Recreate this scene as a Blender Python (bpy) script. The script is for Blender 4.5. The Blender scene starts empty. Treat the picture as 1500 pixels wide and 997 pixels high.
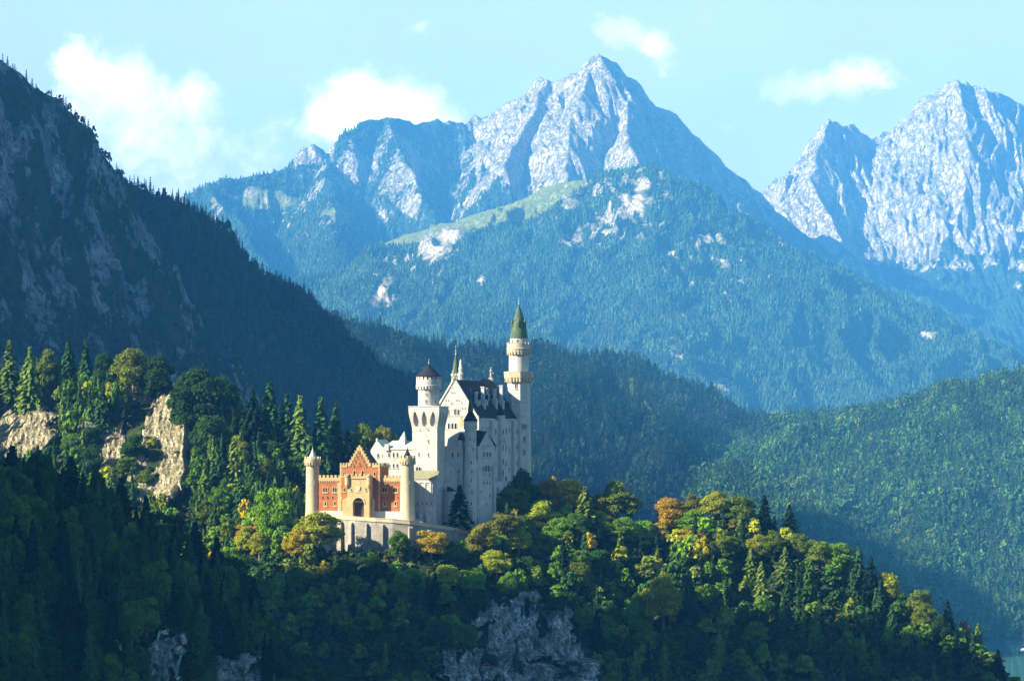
import bpy, bmesh, math, random
import numpy as np
from mathutils import Vector

random.seed(7)
RNG = np.random.default_rng(11)
scene = bpy.context.scene
COL = scene.collection
R = math.radians

# ------------------------------------------------------------------ camera
F, HX, HY = 4762.0, 750.0, 640.0        # focal length and horizon of the photograph, in its own pixels
cam_d = bpy.data.cameras.new('camera')
cam = bpy.data.objects.new('camera', cam_d)
COL.objects.link(cam)
cam.rotation_euler = (R(90), 0, 0)
cam_d.sensor_width = 36.0
cam_d.lens = F / 1500 * 36.0
cam_d.shift_y = (HY - 498.5) / 1500
cam_d.clip_start = 5.0
cam_d.clip_end = 60000.0
scene.camera = cam

# ------------------------------------------------------------------ sun, sky, exposure
SUN_EL, SUN_AZ = 30.0, 250.0            # azimuth clockwise from +Y
S = Vector((math.sin(R(SUN_AZ)) * math.cos(R(SUN_EL)), math.cos(R(SUN_AZ)) * math.cos(R(SUN_EL)), math.sin(R(SUN_EL))))
sun_d = bpy.data.lights.new('sun', 'SUN')
sun_d.energy = 5.0
sun_d.angle = R(0.5)
sun_d.color = (1.0, 0.87, 0.66)
sun = bpy.data.objects.new('sun', sun_d)
COL.objects.link(sun)
sun.rotation_euler = S.to_track_quat('Z', 'Y').to_euler()

SKY_STRENGTH = 0.05
HAZE_DENSITY = 5.5e-5
HAZE_COLOR = (0.09, 0.43, 0.96, 1)
vs = scene.view_settings
vs.view_transform = 'Standard'
vs.look = 'None'
vs.exposure = 2.1
vs.gamma = 1.0
cy = scene.cycles
cy.use_denoising = True
cy.max_bounces = 6
cy.diffuse_bounces = 3
cy.glossy_bounces = 2
cy.transmission_bounces = 2
cy.volume_bounces = 1
cy.transparent_max_bounces = 4
cy.caustics_reflective = False
cy.caustics_refractive = False
cy.use_adaptive_sampling = True
cy.adaptive_threshold = 0.01


class NT:
    """small helper to write node trees"""
    def __init__(s, tree):
        s.t = tree
        tree.nodes.clear()

    def n(s, typ, ins=None, **kw):
        nd = s.t.nodes.new(typ)
        for k, v in kw.items():
            setattr(nd, k, v)
        for k, v in (ins or {}).items():
            sock = nd.inputs[k]
            if isinstance(v, bpy.types.NodeSocket):
                s.t.links.new(v, sock)
            else:
                sock.default_value = v
        return nd

    def math(s, op, a, b=0.0, c=0.0, clamp=False):
        return s.n('ShaderNodeMath', {0: a, 1: b, 2: c}, operation=op, use_clamp=clamp).outputs[0]

    def mix(s, fac, a, b, blend='MIX'):
        nd = s.n('ShaderNodeMix', data_type='RGBA', blend_type=blend)
        for i, v in ((0, fac), (6, a), (7, b)):
            if isinstance(v, bpy.types.NodeSocket):
                s.t.links.new(v, nd.inputs[i])
            else:
                nd.inputs[i].default_value = v if i == 0 else (*v[:3], 1)
        return nd.outputs[2]

    def noise(s, vec, scale, detail=4.0, rough=0.55, dist=0.0, out='Fac'):
        return s.n('ShaderNodeTexNoise', {'Vector': vec, 'Scale': scale, 'Detail': detail, 'Roughness': rough, 'Distortion': dist}).outputs[out]

    def ramp(s, fac, a, b, interp='SMOOTHSTEP'):
        return s.n('ShaderNodeMapRange', {0: fac, 1: a, 2: b, 3: 0.0, 4: 1.0}, interpolation_type=interp).outputs[0]


world = bpy.data.worlds.new('World')
scene.world = world
world.use_nodes = True


def build_world():
    w = NT(world.node_tree)
    sky = w.n('ShaderNodeTexSky', sky_type='NISHITA', sun_disc=False, sun_elevation=R(SUN_EL), sun_rotation=R(SUN_AZ),
              altitude=900.0, air_density=1.0, dust_density=0.6, ozone_density=1.0)
    tc = w.n('ShaderNodeTexCoord').outputs['Generated']
    xyz = w.n('ShaderNodeSeparateXYZ', {0: tc})
    y = w.math('MAXIMUM', xyz.outputs[1], 0.05)
    u = w.math('DIVIDE', xyz.outputs[0], y)
    v = w.math('DIVIDE', xyz.outputs[2], y)
    uv = w.n('ShaderNodeCombineXYZ', {0: u, 1: v, 2: 0.0}).outputs[0]
    warp = w.noise(uv, 55.0, 3.0, out='Color')
    wv = w.n('ShaderNodeVectorMath', {0: warp, 1: (0.5, 0.5, 0.5)}, operation='SUBTRACT').outputs[0]
    wv = w.n('ShaderNodeVectorMath', {0: wv, 3: 0.012}, operation='SCALE').outputs[0]
    uvw = w.n('ShaderNodeVectorMath', {0: uv, 1: wv}, operation='ADD').outputs[0]
    # cumulus banks: direction (as photograph column, row) and size of each puff
    puffs = [(120, 92, 55, 34, 1.0), (180, 118, 60, 38, .95), (255, 145, 34, 32, .75), (300, 138, 28, 32, .95), (225, 190, 110, 50, .75), (140, 160, 90, 60, .62), (250, 240, 170, 50, .5),
             (545, 150, 78, 50, 1.35), (505, 175, 50, 40, 1.2), (610, 165, 60, 32, .95), (560, 190, 110, 40, 1.1), (460, 180, 40, 25, .55),
             (895, 42, 36, 20, 1.1), (950, 60, 36, 18, 1.0), (975, 95, 30, 18, .5), (617, 47, 20, 16, .65),
             (1258, 104, 40, 28, 1.15), (1165, 140, 50, 22, .95), (1215, 122, 50, 20, .7), (1300, 115, 30, 18, .6), (1060, 185, 40, 14, .35)]
    tot = None
    for px, py, rx, ry, a in puffs:
        d = w.n('ShaderNodeVectorMath', {0: uvw, 1: ((px - HX) / F, (HY - py) / F, 0)}, operation='SUBTRACT').outputs[0]
        d = w.n('ShaderNodeVectorMath', {0: d, 1: (F / rx, F / ry, 0)}, operation='MULTIPLY').outputs[0]
        q = w.n('ShaderNodeVectorMath', {0: d, 1: d}, operation='DOT_PRODUCT').outputs['Value']
        e = w.math('MULTIPLY', w.math('EXPONENT', w.math('MULTIPLY', q, -1.0)), a)
        tot = e if tot is None else w.math('ADD', tot, e)
    n1 = w.noise(uvw, 85.0, 9.0, 0.64)
    n2 = w.noise(uvw, 30.0, 4.0, 0.5)
    f = w.math('ADD', tot, w.math('MULTIPLY', w.math('SUBTRACT', n1, 0.5), 2.7))
    cover = w.math('MULTIPLY', w.ramp(f, 0.18, 1.0), 0.95)
    cover = w.math('MULTIPLY', cover, w.ramp(tot, 0.06, 0.35))
    veil = w.math('MULTIPLY', w.ramp(w.noise(uv, 9.0, 5.0, 0.6), 0.42, 0.75), 0.18)
    thick = w.ramp(w.math('ADD', f, w.math('MULTIPLY', w.math('SUBTRACT', n2, 0.5), 2.2)), 0.55, 1.75)
    base = w.n('ShaderNodeVectorMath', {0: sky.outputs[0], 1: (0.52, 1.0, 1.15)}, operation='MULTIPLY').outputs[0]
    wisp = w.mix(0.5, (5.9, 6.3, 6.5), (7.2, 6.8, 7.0))
    cloud = w.mix(thick, wisp, (11.0, 9.6, 8.0))
    band = w.math('SUBTRACT', 1.0, w.ramp(xyz.outputs[2], 0.10, 0.27))
    band = w.math('MULTIPLY', band, 0.93)
    c = w.mix(band, base, (4.5, 4.9, 5.1))
    c = w.mix(veil, c, (7.4, 7.4, 7.2))
    c = w.mix(w.math('MULTIPLY', cover, w.ramp(xyz.outputs[1], 0.05, 0.2)), c, cloud)
    bg = w.n('ShaderNodeBackground', {0: c, 1: SKY_STRENGTH})
    w.n('ShaderNodeOutputWorld', {0: bg.outputs[0]})


build_world()


# ------------------------------------------------------------------ numeric noise
def _hash(i, j, k=0):
    h = (i * 374761393 + j * 668265263 + k * 2147483647 + 1013904223) & 0xFFFFFFFF
    h = ((h ^ (h >> 13)) * 1274126177) & 0xFFFFFFFF
    h = ((h ^ (h >> 16)) * 2246822519) & 0xFFFFFFFF
    return ((h ^ (h >> 15)) & 0xFFFFFF) / float(0x1000000)


def vnoise(x, y, seed=0):
    x = np.asarray(x, float); y = np.asarray(y, float)
    xi = np.floor(x).astype(np.int64); yi = np.floor(y).astype(np.int64)
    xf = x - xi; yf = y - yi
    a = np.zeros(np.broadcast(x, y).shape)
    u = xf * xf * xf * (xf * (xf * 6 - 15) + 10); v = yf * yf * yf * (yf * (yf * 6 - 15) + 10)

    def g(di, dj):
        t = _hash(xi + di, yi + dj, seed) * 2 * math.pi
        return np.cos(t) * (xf - di) + np.sin(t) * (yf - dj)
    n = (g(0, 0) * (1 - u) + g(1, 0) * u) * (1 - v) + (g(0, 1) * (1 - u) + g(1, 1) * u) * v
    return n * 1.5


def fbm(x, y, oct=4, seed=0, gain=0.5):
    t, a, s = 0, 1.0, 1.0
    for o in range(oct):
        t = t + a * vnoise(x * s, y * s, seed + o * 17)
        a *= gain; s *= 2.03
    return t


def ridged(x, y, oct=4, seed=0, gain=0.5):
    t, a, s = 0, 1.0, 1.0
    for o in range(oct):
        t = t + a * (1 - np.abs(vnoise(x * s, y * s, seed + o * 17)) * 2)
        a *= gain; s *= 2.03
    return t


def sstep(a, b, x):
    t = np.clip((x - a) / (b - a), 0, 1)
    return t * t * (3 - 2 * t)


# ------------------------------------------------------------------ points from the survey of the photograph
def P(px, py, Y):
    return ((px - HX) / F * Y, Y, (HY - py) / F * Y)


def ridge_line(pts, jitter=0.0, sub=1, seed=3):
    """a ridge as world points; optional broken-up crest"""
    w = [np.array(P(*p)) for p in pts]
    if sub > 1:
        out = []
        rg = np.random.default_rng(seed)
        for a, b in zip(w[:-1], w[1:]):
            for i in range(sub):
                q = a + (b - a) * i / sub
                if i:
                    q = q + np.array([0, rg.normal() * jitter, rg.normal() * jitter])
                out.append(q)
        out.append(w[-1])
        w = out
    return w


def cones(X, Y, lines):
    """upper envelope of the flanks of ridge lines: lines = [(points, distances, drops)]; returns height and distance to the ridge"""
    Z = np.full(X.shape, -1e9); D = np.full(X.shape, 1e9)
    for pts, ds, dr in lines:
        for a, b in zip(pts[:-1], pts[1:]):
            ex, ey = b[0] - a[0], b[1] - a[1]
            L2 = ex * ex + ey * ey + 1e-9
            t = np.clip(((X - a[0]) * ex + (Y - a[1]) * ey) / L2, 0, 1)
            d = np.hypot(X - a[0] - t * ex, Y - a[1] - t * ey)
            z = a[2] + t * (b[2] - a[2]) - np.interp(d, ds, dr)
            m = z > Z
            Z = np.where(m, z, Z); D = np.where(m, d, D)
    return Z, D


# ------------------------------------------------------------------ meshes and materials
def mesh_np(name, V, Fc, mat=None, smooth=False, attrs=None, cols=None):
    """V n x 3, Fc m x k (all faces of k corners)"""
    V = np.ascontiguousarray(V, dtype=np.float32); Fc = np.ascontiguousarray(Fc, dtype=np.int32)
    me = bpy.data.meshes.new(name)
    m, k = Fc.shape
    me.vertices.add(len(V)); me.vertices.foreach_set('co', V.ravel())
    me.loops.add(m * k); me.loops.foreach_set('vertex_index', Fc.ravel())
    me.polygons.add(m)
    me.polygons.foreach_set('loop_start', np.arange(0, m * k, k, dtype=np.int32))
    me.update(calc_edges=True)
    me.polygons.foreach_set('use_smooth', np.full(m, smooth, dtype=bool))
    for an, av in (attrs or {}).items():
        at = me.attributes.new(an, 'FLOAT', 'POINT')
        at.data.foreach_set('value', np.ascontiguousarray(av, dtype=np.float32).ravel())
    for an, av in (cols or {}).items():
        at = me.attributes.new(an, 'FLOAT_COLOR', 'POINT')
        c4 = np.ones((len(V), 4), np.float32); c4[:, :3] = av
        at.data.foreach_set('color', c4.ravel())
    if mat is not None:
        me.materials.append(mat)
    me.validate()
    return me


def link(name, me, parent=None):
    o = bpy.data.objects.new(name, me)
    COL.objects.link(o)
    if parent is not None:
        o.parent = parent
    return o


def tag(o, label=None, cat=None, group=None, kind=None):
    for k, v in (('label', label), ('category', cat), ('group', group), ('kind', kind)):
        if v:
            o[k] = v
    return o


MATS = {}


def material(name):
    def deco(fn):
        m = bpy.data.materials.new(name)
        m.use_nodes = True
        t = NT(m.node_tree)
        surf = fn(t)
        t.n('ShaderNodeOutputMaterial', {'Surface': surf})
        MATS[name] = m
        return fn
    return deco


def pos(t):
    return t.n('ShaderNodeNewGeometry').outputs['Position']


def scaled(t, vec, s):
    return t.n('ShaderNodeVectorMath', {0: vec, 1: s}, operation='MULTIPLY').outputs[0]


def bsdf(t, col, rough=0.85, bump=None, bstr=0.4, bdist=0.3, spec=0.25):
    ins = {'Base Color': col if isinstance(col, bpy.types.NodeSocket) else (*col, 1), 'Roughness': rough, 'Specular IOR Level': spec}
    if bump is not None:
        ins['Normal'] = t.n('ShaderNodeBump', {'Height': bump, 'Strength': bstr, 'Distance': bdist}).outputs[0]
    return t.n('ShaderNodeBsdfPrincipled', ins).outputs[0]


def stone(name, c0, c1, block=1.4, streak=0.25, dirt=(0.25, 0.24, 0.2), rough=0.85, mortar=0.93):
    @material(name)
    def _(t):
        p = pos(t)
        n = t.noise(p, 0.35, 5.0, 0.6)
        c = t.mix(t.ramp(n, 0.3, 0.7), c0, c1)
        sx = t.n('ShaderNodeSeparateXYZ', {0: p})
        q = t.n('ShaderNodeCombineXYZ', {0: t.math('ADD', sx.outputs[0], t.math('MULTIPLY', sx.outputs[1], 0.7)), 1: sx.outputs[2], 2: 0.0}).outputs[0]
        br = t.n('ShaderNodeTexBrick', {'Vector': q, 'Scale': 1.0, 'Color1': (1, 1, 1, 1), 'Color2': (0.86, 0.87, 0.88, 1), 'Mortar': (mortar - .12,) * 3 + (1,), 'Mortar Size': 0.035,
                                        'Brick Width': block, 'Row Height': block * 0.5, 'Bias': 0.0})
        c = t.mix(0.8, c, br.outputs[0], 'MULTIPLY')
        st = t.noise(scaled(t, p, (0.9, 0.9, 0.06)), 1.0, 4.0, 0.6)
        c = t.mix(t.math('MULTIPLY', t.ramp(st, 0.52, 0.8), streak), c, dirt)
        return bsdf(t, c, rough, t.noise(p, 2.2, 4.0, 0.6), 0.35, 0.15)


stone('limestone', (0.50, 0.485, 0.42), (0.39, 0.38, 0.345), 1.5, 0.5)
stone('base_stone', (0.43, 0.43, 0.41), (0.33, 0.34, 0.335), 1.8, 0.55)
stone('yellow_stone', (0.40, 0.315, 0.15), (0.33, 0.25, 0.12), 1.3, 0.3, (0.3, 0.22, 0.12))
stone('tower_stone', (0.45, 0.385, 0.25), (0.36, 0.31, 0.21), 1.5, 0.35, (0.25, 0.2, 0.13))
stone('red_brick', (0.32, 0.112, 0.04), (0.25, 0.085, 0.033), 0.5, 0.3, (0.28, 0.1, 0.06), mortar=1.05)
stone('wall_rubble', (0.30, 0.275, 0.225), (0.19, 0.18, 0.16), 1.2, 0.85, (0.10, 0.11, 0.09))
stone('gilt_stone', (0.55, 0.36, 0.12), (0.45, 0.3, 0.1), 0.6, 0.1)


def roof(name, c0, c1, seam=1.6, rough=0.6):
    @material(name)
    def _(t):
        p = pos(t)
        c = t.mix(t.ramp(t.noise(p, 0.5, 5.0, 0.65), 0.3, 0.7), c0, c1)
        st = t.noise(scaled(t, p, (2.2, 2.2, 0.15)), 1.0, 3.0, 0.5)
        c = t.mix(t.ramp(st, 0.45, 0.75), c, tuple(x * 1.5 for x in c1))
        wv = t.n('ShaderNodeTexWave', {'Vector': scaled(t, p, (1, 1, 0)), 'Scale': seam}, bands_direction='DIAGONAL').outputs['Fac']
        return bsdf(t, c, rough, t.math('ADD', wv, t.noise(p, 4.0, 3.0)), 0.35, 0.1, 0.12)


roof('slate', (0.009, 0.011, 0.016), (0.015, 0.017, 0.022), rough=0.75)
roof('grey_roof', (0.19, 0.19, 0.185), (0.26, 0.255, 0.235))
roof('olive_roof', (0.20, 0.19, 0.11), (0.15, 0.15, 0.09))
roof('copper', (0.030, 0.058, 0.028), (0.052, 0.088, 0.04), 2.4)
roof('pale_copper', (0.20, 0.30, 0.27), (0.28, 0.36, 0.32), 1.2)
roof('lead', (0.36, 0.36, 0.34), (0.28, 0.28, 0.27))


@material('window_glass')
def _(t):
    return bsdf(t, (0.012, 0.016, 0.022), 0.12, spec=0.5)


@material('dark_wood')
def _(t):
    p = pos(t)
    return bsdf(t, t.mix(t.noise(scaled(t, p, (6, 6, 0.4)), 1.0), (0.05, 0.03, 0.018), (0.09, 0.055, 0.03)), 0.7)


@material('bronze')
def _(t):
    return bsdf(t, t.mix(t.noise(pos(t), 1.5), (0.16, 0.2, 0.14), (0.34, 0.33, 0.27)), 0.5)


@material('gravel')
def _(t):
    p = pos(t)
    return bsdf(t, t.mix(t.noise(p, 0.4, 6.0), (0.42, 0.39, 0.33), (0.52, 0.48, 0.4)), 0.95, t.noise(p, 3.0), 0.3, 0.1)


def rock_mat(name, c0, c1, dark, moss, scale=1.0, moss_amt=0.5, streak=0.0, bstr=0.9):
    @material(name)
    def _(t):
        p = pos(t)
        n = t.noise(p, 0.12 * scale, 8.0, 0.62, 0.6)
        c = t.mix(t.ramp(n, 0.35, 0.65), c0, c1)
        cr = t.noise(scaled(t, p, (1, 1, 0.25 if streak else 0.45)), 0.35 * scale, 6.0, 0.7, 0.4 if streak else 0.9)
        crk = t.ramp(t.math('ABSOLUTE', t.math('SUBTRACT', cr, 0.5)), 0.0, 0.045)
        c = t.mix(t.math('MULTIPLY', t.math('SUBTRACT', 1.0, crk), 0.75), c, dark)
        if streak:
            s = t.noise(scaled(t, p, (0.55 * scale, 0.55 * scale, 0.035 * scale)), 1.0, 5.0, 0.6)
            c = t.mix(t.math('MULTIPLY', t.ramp(s, 0.5, 0.62), streak), c, (0.72, 0.72, 0.70))
            s2 = t.noise(scaled(t, p, (0.3 * scale, 0.3 * scale, 0.05 * scale)), 1.3, 5.0, 0.6)
            c = t.mix(t.math('MULTIPLY', t.ramp(s2, 0.5, 0.66), streak), c, dark)
        nz = t.n('ShaderNodeSeparateXYZ', {0: t.n('ShaderNodeNewGeometry').outputs['Normal']}).outputs[2]
        m = t.ramp(t.math('ADD', nz, t.math('MULTIPLY', t.math('SUBTRACT', t.noise(p, 0.25 * scale, 6.0, 0.7), 0.5), 1.6)), 0.30, 0.62)
        c = t.mix(t.math('MULTIPLY', m, moss_amt), c, moss)
        h = t.math('ADD', t.noise(p, 0.5 * scale, 9.0, 0.68), t.math('MULTIPLY', crk, 0.3))
        return bsdf(t, c, 0.95, h, bstr, 1.6 / scale)


rock_mat('cliff_rock', (0.52, 0.445, 0.30), (0.42, 0.36, 0.25), (0.12, 0.10, 0.07), (0.10, 0.11, 0.03), 1.0, 0.55)
rock_mat('shade_rock', (0.50, 0.50, 0.49), (0.36, 0.365, 0.37), (0.04, 0.04, 0.04), (0.03, 0.05, 0.02), 0.55, 0.75, 1.0, 0.6)


@material('forest_floor')
def _(t):
    p = pos(t)
    c = t.mix(t.ramp(t.noise(p, 0.12, 6.0, 0.6), 0.35, 0.65), (0.018, 0.032, 0.012), (0.04, 0.055, 0.02))
    return bsdf(t, c, 1.0, t.noise(p, 0.5, 6.0, 0.7), 1.0, 1.5, 0.0)


def mountain_mat(name, forest0, forest1, rock0, rock1, meadow, fs):
    """cover of a mountain by the vertex values rock and meadow"""
    @material(name)
    def _(t):
        p = pos(t)
        rk = t.n('ShaderNodeAttribute', attribute_name='rock').outputs['Fac']
        md = t.n('ShaderNodeAttribute', attribute_name='meadow').outputs['Fac']
        n = t.noise(p, fs, 7.0, 0.65)
        c = t.mix(t.ramp(n, 0.35, 0.65), forest0, forest1)
        c = t.mix(t.ramp(t.math('ADD', md, t.math('MULTIPLY', t.math('SUBTRACT', n, 0.5), 0.8)), 0.35, 0.6), c, meadow)
        rn = t.noise(scaled(t, p, (1, 1, 0.5)), fs * 0.6, 8.0, 0.65, 0.8)
        rc = t.mix(t.ramp(rn, 0.36, 0.64), rock0, rock1)
        sv = scaled(t, p, (1, 1, 0.32))
        c1 = t.noise(sv, fs * 1.6, 8.0, 0.68, 1.2)
        crk = t.ramp(t.math('ABSOLUTE', t.math('SUBTRACT', c1, 0.5)), 0.0, 0.05)
        rc = t.mix(t.math('MULTIPLY', t.math('SUBTRACT', 1.0, crk), 0.7), rc, tuple(x * 0.3 for x in rock1))
        sn = t.noise(scaled(t, p, (1, 1, 0.22)), fs * 3.2, 6.0, 0.7)
        rc = t.mix(t.math('MULTIPLY', t.ramp(sn, 0.5, 0.72), 0.55), rc, tuple(x * 0.45 for x in rock1))
        nz = t.n('ShaderNodeSeparateXYZ', {0: t.n('ShaderNodeNewGeometry').outputs['Normal']}).outputs[2]
        ldg = t.ramp(t.math('ADD', nz, t.math('MULTIPLY', t.math('SUBTRACT', t.noise(p, fs * 1.1, 7.0, 0.7), 0.5), 1.5)), 0.62, 0.9)
        rc = t.mix(t.math('MULTIPLY', ldg, 0.55), rc, tuple(0.5 * (x + y) for x, y in zip(meadow, forest1)))
        rc = t.mix(t.ramp(rk, 1.1, 1.4), rc, tuple(x * 1.12 for x in rock0))
        c = t.mix(t.ramp(t.math('ADD', rk, t.math('MULTIPLY', t.math('SUBTRACT', t.noise(sv, fs * 1.6, 8.0, 0.72), 0.5), 2.0)), 0.38, 0.58), c, rc)
        h = t.math('ADD', t.noise(sv, fs * 2.2, 9.0, 0.72), t.math('MULTIPLY', crk, 0.35))
        return bsdf(t, c, 1.0, h, 1.0, 0.5 / fs, 0.0)


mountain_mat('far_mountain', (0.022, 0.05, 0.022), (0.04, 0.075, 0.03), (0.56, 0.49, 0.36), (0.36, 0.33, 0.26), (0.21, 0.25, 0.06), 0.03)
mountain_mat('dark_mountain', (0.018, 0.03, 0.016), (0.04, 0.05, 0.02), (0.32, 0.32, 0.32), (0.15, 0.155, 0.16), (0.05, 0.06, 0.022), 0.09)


@material('valley_ground')
def _(t):
    p = pos(t)
    return bsdf(t, t.mix(t.noise(p, 0.01, 6.0), (0.03, 0.05, 0.02), (0.07, 0.09, 0.03)), 1.0)


@material('lake_water')
def _(t):
    p = pos(t)
    return bsdf(t, (0.03, 0.11, 0.13), 0.08, t.noise(scaled(t, p, (0.2, 0.05, 1)), 1.0, 3.0), 0.05, 0.3, 0.5)


def leaf_mat(name, source, trans=0.35):
    @material(name)
    def _(t):
        if source == 'OBJECT':
            c = t.n('ShaderNodeObjectInfo').outputs['Color']
        else:
            c = t.n('ShaderNodeAttribute', attribute_name='leaf_colour').outputs['Color']
        p = pos(t)
        n = t.noise(p, 0.9, 3.0, 0.6)
        hs = t.n('ShaderNodeHueSaturation', {'Hue': t.n('ShaderNodeMapRange', {0: n, 1: 0.3, 2: 0.7, 3: 0.475, 4: 0.525}).outputs[0], 'Saturation': 1.0,
                                             'Value': t.n('ShaderNodeMapRange', {0: t.noise(p, 0.35, 4.0, 0.6), 1: 0.3, 2: 0.7, 3: 0.65, 4: 1.35}).outputs[0], 'Color': c}).outputs[0]
        d = t.n('ShaderNodeBsdfDiffuse', {0: hs})
        tr = t.n('ShaderNodeBsdfTranslucent', {0: t.mix(1.0, hs, (1.15, 1.1, 0.6), 'MULTIPLY')})
        return t.n('ShaderNodeMixShader', {0: trans, 1: d.outputs[0], 2: tr.outputs[0]}).outputs[0]


leaf_mat('leaves', 'OBJECT', 0.42)
leaf_mat('needles', 'OBJECT', 0.12)
leaf_mat('far_leaves', 'ATTR', 0.2)


@material('bark')
def _(t):
    p = pos(t)
    return bsdf(t, t.mix(t.noise(scaled(t, p, (4, 4, 0.6)), 1.0, 5.0), (0.09, 0.075, 0.06), (0.2, 0.17, 0.14)), 0.95)


# ------------------------------------------------------------------ terrain
def terrain(name, h, x0, x1, y0, y1, nx, ny, mat, attrs=None, smooth=True, floor=-203.0):
    xs = np.linspace(x0, x1, nx); ys = np.linspace(y0, y1, ny)
    X, Y = np.meshgrid(xs, ys)
    Z = np.maximum(h(X, Y), floor)
    V = np.stack([X.ravel(), Y.ravel(), Z.ravel()], 1)
    i = np.arange(nx * ny).reshape(ny, nx)
    Fc = np.stack([i[:-1, :-1].ravel(), i[:-1, 1:].ravel(), i[1:, 1:].ravel(), i[1:, :-1].ravel()], 1)
    keep = (Z.ravel()[Fc] > floor + 0.01).any(1)
    Fc = Fc[keep]
    used = np.unique(Fc); remap = np.zeros(len(V), int); remap[used] = np.arange(len(used))
    at = {k: v(X, Y, Z).ravel()[used] for k, v in (attrs or {}).items()}
    o = link(name, mesh_np(name, V[used], remap[Fc], MATS[mat], smooth, at))
    return tag(o, kind='structure')


def px_of(X, Y): return HX + F * X / Y
def py_of(Z, Y): return HY - F * Z / Y


# far massif with the rocky peak
A_L = ridge_line([(120, 330, 11200), (265, 288, 11300), (300, 272, 11350), (380, 255, 11450), (432, 242, 11500), (440, 222, 11520), (460, 210, 11540), (474, 216, 11560), (482, 226, 11570), (500, 205, 11600), (530, 178, 11700), (560, 171, 11800), (590, 176, 11880),
                  (610, 182, 11920), (640, 173, 11980), (665, 178, 12020), (685, 182, 12050), (700, 168, 12080), (712, 172, 12060), (740, 150, 11950), (765, 138, 11850), (790, 112, 11700), (805, 118, 11640), (830, 112, 11520), (850, 100, 11440), (866, 82, 11380),
                  (880, 80, 11350), (900, 90, 11400), (912, 108, 11480), (930, 118, 11560), (945, 140, 11650), (960, 155, 11750), (985, 165, 11900), (1010, 186, 12050), (1040, 215, 12200), (1060, 240, 12300), (1090, 265, 12450), (1115, 290, 12550),
                  (1160, 330, 12600), (1230, 380, 12500), (1300, 420, 12300), (1400, 500, 11900), (1500, 590, 11500)], 5, 3)
A_SPUR = [ridge_line([(1115, 290, 12550), (1180, 345, 12000), (1250, 395, 11300), (1330, 455, 10500), (1420, 540, 9800), (1480, 610, 9200)], 6, 3, 5),
          ridge_line([(870, 90, 11380), (840, 170, 11100), (825, 240, 10850), (860, 300, 10500)], 8, 3, 6),
          ridge_line([(800, 115, 11640), (770, 180, 11300), (740, 240, 10950)], 8, 3, 7),
          ridge_line([(905, 100, 11450), (920, 190, 11050), (935, 235, 10800)], 8, 3, 8),
          ridge_line([(560, 172, 11800), (600, 250, 11300), (640, 330, 10800)], 6, 3, 9),
          ridge_line([(480, 228, 11570), (480, 290, 11000), (500, 370, 10400)], 6, 3, 10),
          ridge_line([(300, 272, 11350), (350, 330, 10700), (400, 420, 10000)], 6, 3, 12)]
DS, DR = [0, 60, 250, 700, 1500, 3000], [0, 85, 330, 720, 1050, 1450]
DSs, DRs = [0, 60, 250, 700, 1500, 3000], [0, 65, 280, 660, 1000, 1450]


def h_far(X, Y):
    wx = fbm(X / 260, Y / 260, 3, 4) * 60
    Z, D = cones(X + wx * 0.35, Y, [(A_L, DS, DR)] + [(l, DSs, DRs) for l in A_SPUR])
    am = sstep(0, 90, D)
    g = (ridged((X + wx) / 150, Y / 700, 3, 5, .42) - 1) * 42 + (ridged((X + wx * .6 + Y * .12) / 46, Y / 420, 3, 9, .45) - 1) * 15 + fbm(X / 60, Y / 60, 4, 21) * 7
    hi = sstep(0, 500, Z)
    return Z + g * am * (0.45 + 0.55 * hi) + (ridged((X + wx * .3) / 21, Y / 150, 3, 31) - 1) * 6.0 * am + fbm(X / 12, Y / 12, 3, 32) * 2.2


def rock_far(X, Y, Z):
    px, py = px_of(X, Y), py_of(Z, Y)
    n = fbm(X / 160, Y / 160, 5, 77)
    alt = sstep(640, 980, Z + n * 170)
    left = sstep(660, 760, px)
    r = np.where(px < 720, 0.22 + 0.34 * n + 0.25 * sstep(500, 900, Z) - 0.1, alt * 1.05)
    r = r * (1 - left) + alt * 1.05 * left
    r = np.where((px > 430) & (px < 490) & (py < 240), 0.9, r)
    for cx, cy, rx, ry in ((600, 300, 22, 26), (560, 318, 10, 12), (610, 250, 14, 40), (370, 280, 16, 12), (700, 250, 8, 30), (530, 250, 30, 25)):
        r = np.maximum(r, 0.85 * np.exp(-((px - cx) / rx) ** 2 - ((py - cy) / ry) ** 2) + n * .2)
    return np.clip(r, 0, 1.2)


def meadow_far(X, Y, Z):
    px, py = px_of(X, Y), py_of(Z, Y)
    m = 0.75 * np.exp(-((px - 380) / 80) ** 2 - ((py - 292) / 14) ** 2) + 0.6 * np.exp(-((px - 510) / 60) ** 2 - ((py - 315) / 18) ** 2) + 0.5 * np.exp(-((px - 780) / 60) ** 2 - ((py - 280) / 14) ** 2)
    return m + 0.35 * fbm(X / 200, Y / 200, 4, 55)


terrain('mountain', h_far, -1700, 1900, 9300, 12700, 900, 560, 'far_mountain', {'rock': rock_far, 'meadow': meadow_far})

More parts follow.
